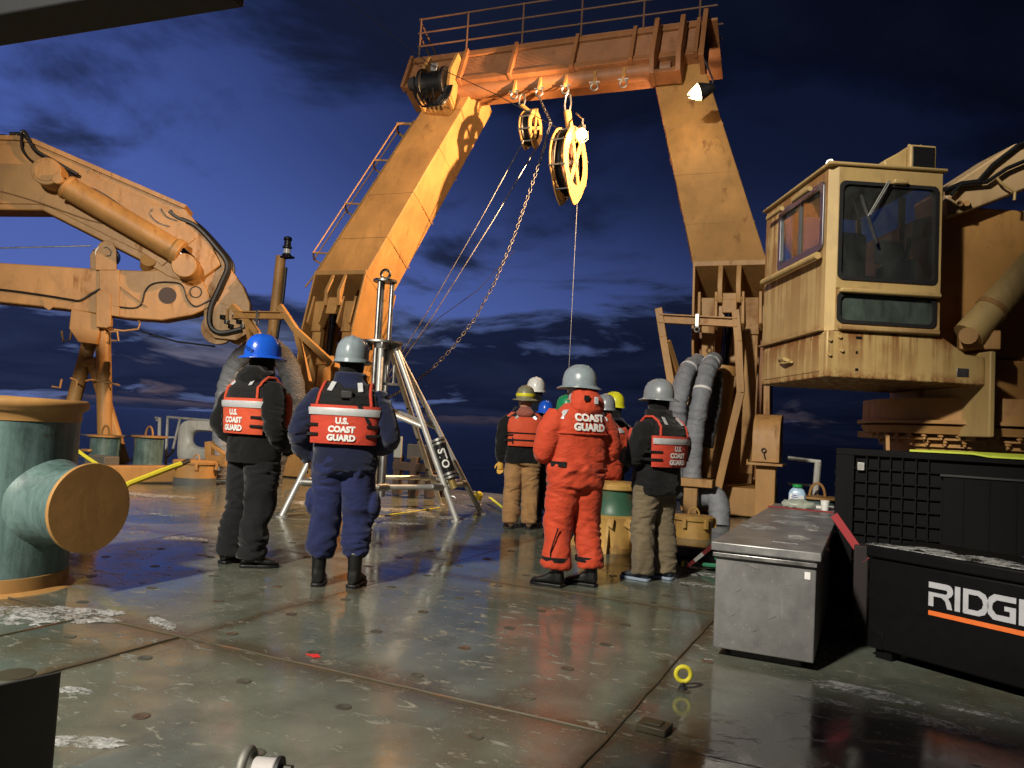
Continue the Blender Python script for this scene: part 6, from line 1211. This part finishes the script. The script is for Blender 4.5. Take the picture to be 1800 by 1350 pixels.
def person(loc, az, H, label, cfg):
    """one person: continuous body, clothing and gear as children; local +Y is where the chest faces"""
    t = thing('person', loc, label, 'person', rz=az); k = H/HT0; t.scale = (k, k, k); far = cfg.get('far', False); vox = .02 if far else .0125; sd = random.uniform(0, 90)
    wid = cfg.get('wide', 0.0); tab = [(z, a+wid, b+wid*.8, y) for z, a, b, y in TORSO]; hy, ht_ = cfg.get('head', (0, 0)); hc = V((0, .03, 1.655)); ft = cfg.get('feet', (((-.13, -.02), .2), ((.13, .02), -.2)))
    poses = cfg.get('arms', ('folded', 'folded'))
    hips = [V((-.095, 0, .93)), V((.095, 0, .93))]; legs = []
    for i, s in enumerate((-1, 1)):
        (fx, fy), fa = ft[i]; an = V((fx, fy, .10)); kn = hips[i].lerp(an, .50)+V((s*.012, .035, 0)); legs.append([hips[i], hips[i].lerp(kn, .5), kn, kn.lerp(an, .5)+V((0, -.012, 0)), an])
    # body
    b = MB(); b.rings(torso_rings(.84, 1.55, -.035, TORSO)); b.ball(hc, (.078, .096, .118), 20, 14); b.tube([V((0, -.01, 1.48)), V((0, .01, 1.60))], [.062, .058], 14)
    F_ = lambda x, y, z: hc + rotz((x, y, z), hy); b.ball(F_(0, .098, -.02), (.015, .022, .026), 8, 6); b.ball(F_(0, .088, -.075), (.028, .018, .012), 8, 6); b.ball(F_(.078, -.005, -.005), (.012, .025, .034), 8, 6); b.ball(F_(-.078, -.005, -.005), (.012, .025, .034), 8, 6)
    for s in (-1, 1): b.ball(F_(s*.034, .084, .012), (.016, .012, .010), 8, 6)
    for i, s in enumerate((-1, 1)):
        limb(b, legs[i], [.085, .078, .055, .055, .04]); ap = arm_pts(poses[i], s); limb(b, ap, [.055, .05, .042, .036, .028], 12); d = (ap[-1]-ap[-2])
        if i in cfg.get('bare_hands', ()): hand(b, ap[-1]+d.normalized()*.02, d, s)
    link('body', remesh(b, .008 if cfg.get('bare_hands') else .014, 2, name='body'), skin, t, local=True, ang=180)
    # gloves
    for i, s in enumerate((-1, 1)):
        if i in cfg.get('bare_hands', ()): continue
        ap = arm_pts(poses[i], s); d = (ap[-1]-ap[-2]); g = MB(); hand(g, ap[-1]+d.normalized()*.02, d, s, 1.18); link('glove', remesh(g, .006, 2, name='glove'), cfg.get('glove', rubber), t, local=True, ang=180)
    hem = cfg.get('hem', .09); bag = cfg.get('baggy', 1.0)
    def legmask(co):
        z = co.z; return .45 + .75*math.exp(-((z-.22)/.14)**2) + .55*math.exp(-((z-.50)/.1)**2) + .45*math.exp(-((z-.82)/.1)**2)
    rl = [.122*bag, .112*bag, .092*bag, .094*bag, hem]
    suit = cfg.get('suit')
    def add_legs(m, zlow):
        for i, s in enumerate((-1, 1)):
            L = [p.copy() for p in legs[i]]; L[-1] = V((L[-1].x, L[-1].y, zlow)); limb(m, L, rl, 18); 
            if cfg.get('cargo'): m.ball(L[1].lerp(L[2], .55)+V((s*.105*bag, -.01, 0)), (.045, .075, .10), 12, 8)
        m.rings(torso_rings(.84, 1.04, -.004, tab))
    def add_coat(m, z0):
        m.rings(torso_rings(z0, 1.545 if not cfg.get('collar') else 1.59, .012, tab))
        for i, s in enumerate((-1, 1)): ap = arm_pts(poses[i], s); r = cfg.get('sleeve', 1.0); limb(m, ap, [.092*r, .086*r, .076*r, .068*r, .054*r], 16)
        if cfg.get('hood'): 
            hx = cfg['hood']; c = V((.0, -.10, 1.50)); m.ball(c+V((0, 0, .0)), (.135*hx, .075*hx, .085*hx), 18, 12); m.ball(c+V((0, .03, .05)), (.12*hx, .09*hx, .07*hx), 18, 12); m.tube([V((.10*hx*math.cos(a), .09*hx*math.sin(a)+.0, 1.545+.02*math.sin(a))) for a in [2*PI*j/16 for j in range(16)]], .035, 10, closed=True)
    if suit:
        m = MB(); add_legs(m, cfg.get('hemz', .13)); add_coat(m, .84)
        f1 = wr(.018, 5.5, 10, sd, lambda co: legmask(co) if co.z < .9 else (1.5*math.exp(-((co.z-1.0)/.06)**2)+.55)); link('immersion_suit', remesh(m, vox, 5, f1, 'immersion_suit'), suit, t, local=True, ang=180)
    else:
        m = MB(); add_legs(m, cfg.get('hemz', .13)); link('trousers', remesh(m, vox, 4, wr(.019*cfg.get('wrink', 1), 5.5, 11, sd, legmask), 'trousers'), cfg['trousers'], t, local=True, ang=180)
        m = MB(); add_coat(m, cfg.get('coatz', .86)); link('jacket', remesh(m, vox, 5, wr(.011*cfg.get('jwrink', 1), 6.5, 11, sd+9, lambda co: .8 if abs(co.x) < .2 else 1.3), 'jacket'), cfg['jacket'], t, local=True, ang=180)
        if cfg.get('hem_band'): back_panel(cfg.get('coatz', .86)-.01, cfg.get('coatz', .86)+.05, -PI, PI, .0, .022, tab, n=40, m=2, puff=.002).build('hem_band', cfg['jacket'], t, local=True)
    # boots
    for i in (0, 1):
        (fx, fy), fa = ft[i]; u = MB(); so = MB(); boot(u, so, (fx, fy, 0), fa, hgt=cfg.get('booth', .2)); bo_ = link('boot', remesh(u, .009, 3, name='boot'), cfg.get('boot', rubber), t, local=True, ang=180); so.build('sole', cfg.get('sole', blackp), bo_, bevel=.006, local=True)
    # head covering and hard hat
    hb = MB()
    if cfg.get('balaclava'):
        hb.ball(hc+V((0, -.012, -.01)), (.092, .105, .118), 20, 14); hb.tube([V((0, -.005, 1.47)), V((0, .0, 1.55)), V((0, .01, 1.62))], [.098, .088, .086], 16); link('balaclava', remesh(hb, .011, 3, wr(.006, 12, 22, sd), 'balaclava'), cfg['balaclava'], t, local=True, ang=180)
    hat = cfg['hat']; hc2 = hc+V((0, -.01, .045)); h = hardhat(t, hc2, hy, ht_, hat, cfg.get('brim', 'full'), True, cfg.get('band'), 1.03)
    return t, tab, hc2
M_ = dict(black_fleece=cloth('black_fleece', (.0085, .0085, .009), .3, .95, 1, .4, .3), navy_fleece=cloth('navy_fleece', (.012, .016, .045), .25, .95, 1, .4, .3, .25), navy_trouser=cloth('navy_ripstop', (.018, .025, .088), .25, .85, 1, .35, .4),
          black_trouser=cloth('black_cargo_cloth', (.011, .012, .014), .3, .85, 1, .35, .45), tan_duck=cloth('tan_duck', (.36, .20, .085), .25, .9, 1, .4, .5), khaki=cloth('khaki_cotton', (.17, .135, .085), .25, .9, 1, .45, .6), suit=cloth('orange_immersion_fabric', (.54, .058, .02), .16, .75, 1, .4, .5, .1, .3),
          black_jacket=cloth('black_shell', (.008, .008, .009), .3, .8, 1, .4, .5), salmon=cloth('salmon_hood', (.30, .10, .075), .25, .95), darkn=cloth('dark_navy_coat', (.008, .010, .022), .3, .9), hatgrey=plain('hat_grey', (.22, .27, .30), .28), hatgrey2=plain('hat_mid_grey', (.20, .22, .24), .3), hatblue=plain('hat_blue', (.012, .10, .62), .25), hatolive=plain('hat_olive', (.20, .19, .12), .4), hatwhite=plain('hat_white', (.72, .72, .70), .3), hatyel=plain('hat_lime', (.62, .60, .02), .35), hatgreen=plain('hat_green', (.01, .22, .09), .35), limeband=plain('lime_band', (.68, .62, .02), .45), bootblk=plain('boot_black', (.008, .008, .008), .42), bootbrown=plain('boot_brown', (.09, .05, .022), .6), sneak=plain('sneaker_navy', (.02, .028, .04), .6), sneaksole=plain('sneaker_sole', (.22, .28, .36), .5), yglove=plain('yellow_leather', (.62, .36, .06), .7))
BASE = math.pi/2  # helper: heading angles below are given relative to looking straight away from the camera
def head(deg): return YAW + rad(deg)      # positive turns to the left
# navy fleece, grey helmet
T, tab, hc2 = person(G(592, 1028), head(2), 1.785, 'person in navy fleece and trousers with red life vest and light grey hard hat', dict(trousers=M_['navy_trouser'], jacket=M_['navy_fleece'], hat=M_['hatgrey'], brim='cap', balaclava=M_['black_fleece'], wide=.028, sleeve=1.12, arms=('hip', 'front'), bare_hands=(0,), collar=True, cargo=True, baggy=1.12, hem=.085, hemz=.22, boot=M_['bootblk'], booth=.26, feet=(((-.135, -.03), .12), ((.135, -.03), -.12)), coatz=.86, wrink=1.2))
v = vest(T, tab, .028, 1.06, 1.345, 1.475, vred)
q = MB(); q.tube([surf(tab, 1.50, -.06, .05), surf(tab, 1.44, .0, .055), surf(tab, 1.36, .11, .06), surf(tab, 1.22, .19, .06)], .018, 8); q.build('harness_strap', strapb, T, local=True); q = MB(); q.box(surf(tab, 1.425, .02, .062), (.09, .03, .06)); q.build('harness_buckle', rubber, T, local=True, bevel=.01)
q = MB(); q.box(hc2+V((0, -.125, -.01)), (.13, .03, .03)); q.build('ratchet_band', plain('grey_band', (.3, .3, .3), .6), T, local=True, bevel=.012)
# black hoodie, blue helmet
T, tab, hc2 = person(G(432, 992), head(-33), 1.82, 'person in black hoodie and orange life vest with bright blue hard hat', dict(trousers=M_['black_trouser'], jacket=M_['black_fleece'], hat=M_['hatblue'], balaclava=M_['black_fleece'], wide=.02, sleeve=1.08, arms=('pocket', 'pocket'), hood=1.05, cargo=False, baggy=1.16, hem=.105, hemz=.07, boot=M_['bootblk'], booth=.16, feet=(((-.14, -.06), .1), ((.12, -.05), -.75)), coatz=.84, hem_band=True, head=(rad(-12), 0), wrink=1.2))
v = vest(T, tab, .024, 1.06, 1.345, 1.475, vor)
# marker scribble on the blue hat
for pts in (((-.06, .05), (-.05, .09), (-.02, .095), (-.02, .07), (-.05, .065)), ((-.01, .04), (.0, .065), (.02, .06), (.015, .04)), ((.03, .035), (.05, .05), (.06, .03), (.04, .02), (.03, .035)), ((.065, .0), (.07, .03), (.085, .028), (.08, .012), (.07, .012))):
    q = MB(); pp = []
    for x, z in pts: r = .125*1.03*math.sqrt(max(.1, 1-(z/.19)**2)); a = x/.13; pp.append(hc2 + rotz((math.sin(a)*(r+.002), -math.cos(a)*(r*1.225+.002), z+.012), rad(-12)))
    q.tube(pp, .0028, 5); q.build('marker_scribble', blackp, T, local=True)
# tan duck trousers, plain orange vest
T, tab, hc2 = person(G(912, 929), head(4), 1.70, 'person in tan work trousers and orange vest with lime-banded olive hard hat', dict(trousers=M_['tan_duck'], jacket=M_['black_jacket'], hat=M_['hatolive'], band=M_['limeband'], wide=.02, sleeve=1.05, arms=('down', 'front'), glove=M_['yglove'], baggy=1.1, hem=.10, hemz=.08, boot=M_['bootbrown'], booth=.14, feet=(((-.12, 0), .15), ((.13, 0), -.15)), coatz=.86, head=(rad(-8), 0)))
v = vest(T, tab, .024, 1.08, 1.46, 1.47, vor, 'plain', False, .85)
for s in (-1, 1): back_panel(1.10, 1.30, s*.5-.04, s*.5+.04, .05, .062, tab, n=3, m=6, puff=0).build('vertical_strap', strapb, v, local=True)
for z in (1.145, 1.235): back_panel(z, z+.022, -.85, .85, .05, .066, tab, n=14, m=2, puff=.002).build('cross_strap', strapb, v, local=True)
q = MB(); q.ball(V((0, -.09, 1.51)), (.12, .07, .06), 16, 10); q.ball(V((0, -.02, 1.55)), (.095, .09, .05), 16, 10); link('salmon_hood', remesh(q, .012, 3, wr(.008, 10, 18, 3.3)), M_['salmon'], T, local=True, ang=180)
for s in (-1, 1): q = MB(); q.bar(surf(tab, 1.43, s*.13, .056), surf(tab, 1.465, s*.10, .06), .04, .004, (0, -1, 0)); q.build('shoulder_reflector', refl, v, local=True)
# orange immersion suit
T, tab, hc2 = person(G(1003, 1029), head(20), 1.70, 'person in bright orange immersion suit with lettered back and grey full-brim hard hat', dict(suit=M_['suit'], hat=M_['hatgrey'], balaclava=cloth('white_liner', (.5, .5, .5)), wide=.04, sleeve=1.25, arms=('folded', 'folded'), baggy=1.22, hem=.115, hemz=.16, boot=M_['bootblk'], booth=.2, feet=(((-.16, -.02), .75), ((.15, -.03), .75)), head=(rad(38), 0), hood=None))
q = MB(); q.ball(V((.03, -.10, 1.53)), (.15, .10, .115), 18, 12); q.ball(V((.03, -.06, 1.60)), (.13, .10, .09), 18, 12); link('suit_hood', remesh(q, .012, 3, wr(.012, 9, 14, 1.3)), M_['suit'], T, local=True, ang=180)
q = MB(); q.box(V((-.03, -.207, 1.59)), (.05, .012, .045)); q.build('velcro_patch', strapb, T, local=True, bevel=.003); q = MB(); q.box(V((.06, -.203, 1.575)), (.035, .012, .06)); q.build('hood_reflector', refl, T, local=True, bevel=.003)
wrap_text('COAST', .082, 1.425, T, 'lettering', tab, .036, ivory, .0045, x0=.01); wrap_text('GUARD', .082, 1.345, T, 'lettering', tab, .034, ivory, .0045, x0=.01)
for s in (-1, 1): back_panel(1.41, 1.50, s*.95-.14, s*.95+.14, .016, .026, tab, n=4, m=4, puff=0).build('shoulder_reflector', refl, T, local=True)
back_panel(1.285, 1.30, -1.0, 1.0, .012, .034, tab, n=14, m=2, puff=.004).build('yoke_seam', M_['suit'], T, local=True)
back_panel(1.005, 1.05, -1.45, -.62, .014, .026, tab, n=10, m=2, puff=0).build('waist_belt', strapb, T, local=True); back_panel(1.0, 1.055, -.6, .7, .012, .022, tab, n=14, m=2, puff=.004).build('elastic_waist', M_['suit'], T, local=True)
for i, (fx, fy) in enumerate(((-.16, -.02), (.15, -.03))):
    q = MB(); q.lathe([(.119, 0), (.124, .004), (.124, .04), (.119, .044)], V((fx, fy, .21)), n=24, cap=False); q.build('ankle_strap', strapb, T, local=True)
q = MB(); q.tube([V((-.20, -.13, .50)), V((-.225, -.12, .40)), V((-.245, -.10, .30)), V((-.235, -.10, .2))], .006, 6); q.build('leg_zip', strapb, T, local=True)
# black jacket, khaki trousers
T, tab, hc2 = person(G(1147, 1018), head(38), 1.655, 'person in black jacket and khaki trousers with red vest and sneakers', dict(trousers=M_['khaki'], jacket=M_['black_jacket'], hat=M_['hatgrey2'], balaclava=M_['black_fleece'], wide=.035, sleeve=1.2, arms=('folded', 'folded'), baggy=1.12, hem=.10, hemz=.06, boot=M_['sneak'], sole=M_['sneaksole'], booth=.10, feet=(((-.15, .0), .25), ((.13, -.04), .2)), coatz=.80, head=(rad(5), 0), collar=True))
v = vest(T, tab, .026, 1.06, 1.345, 1.475, vred, half=.95)
# people standing beyond
def back(pos, az, H, label, **c):
    d = dict(trousers=M_['black_trouser'], jacket=M_['darkn'], far=True, balaclava=M_['black_fleece'], feet=(((-.12, 0), .1), ((.12, 0), -.1))); d.update(c); return person(pos, az, H, label, d)
def gp(px, py, D, z): p = AD(px, py, D); return V((p.x, p.y, 0))
back(gp(943, 664, 11.2, 0), head(0), 1.90, 'person with white hard hat mostly hidden behind the olive helmet', hat=M_['hatwhite'], brim='cap')
back(gp(960, 705, 11.0, 0), head(-10), 1.58, 'person with small blue hard hat seen low behind the orange suit', hat=M_['hatblue'])
back(gp(998, 680, 9.0, 0), head(20), 1.58, 'person with green hard hat hidden behind the orange suit', hat=M_['hatgreen'], jacket=M_['suit'])
T, tab, hc2 = back(gp(1066, 686, 8.7, 0), head(12), 1.60, 'person in second orange suit with grey helmet between orange and black figures', hat=M_['hatgrey2'], suit=M_['suit'], wide=.03, sleeve=1.15, baggy=1.15, brim='cap')
back_panel(1.40, 1.46, .5, .95, .02, .03, tab, n=6, m=3, puff=0).build('shoulder_reflector', refl, T, local=True)
T, tab, hc2 = back(gp(1082, 684, 9.4, 0), head(40), 1.66, 'person in dark coat with lime yellow hard hat', hat=M_['hatyel'], brim='cap', wide=.03)
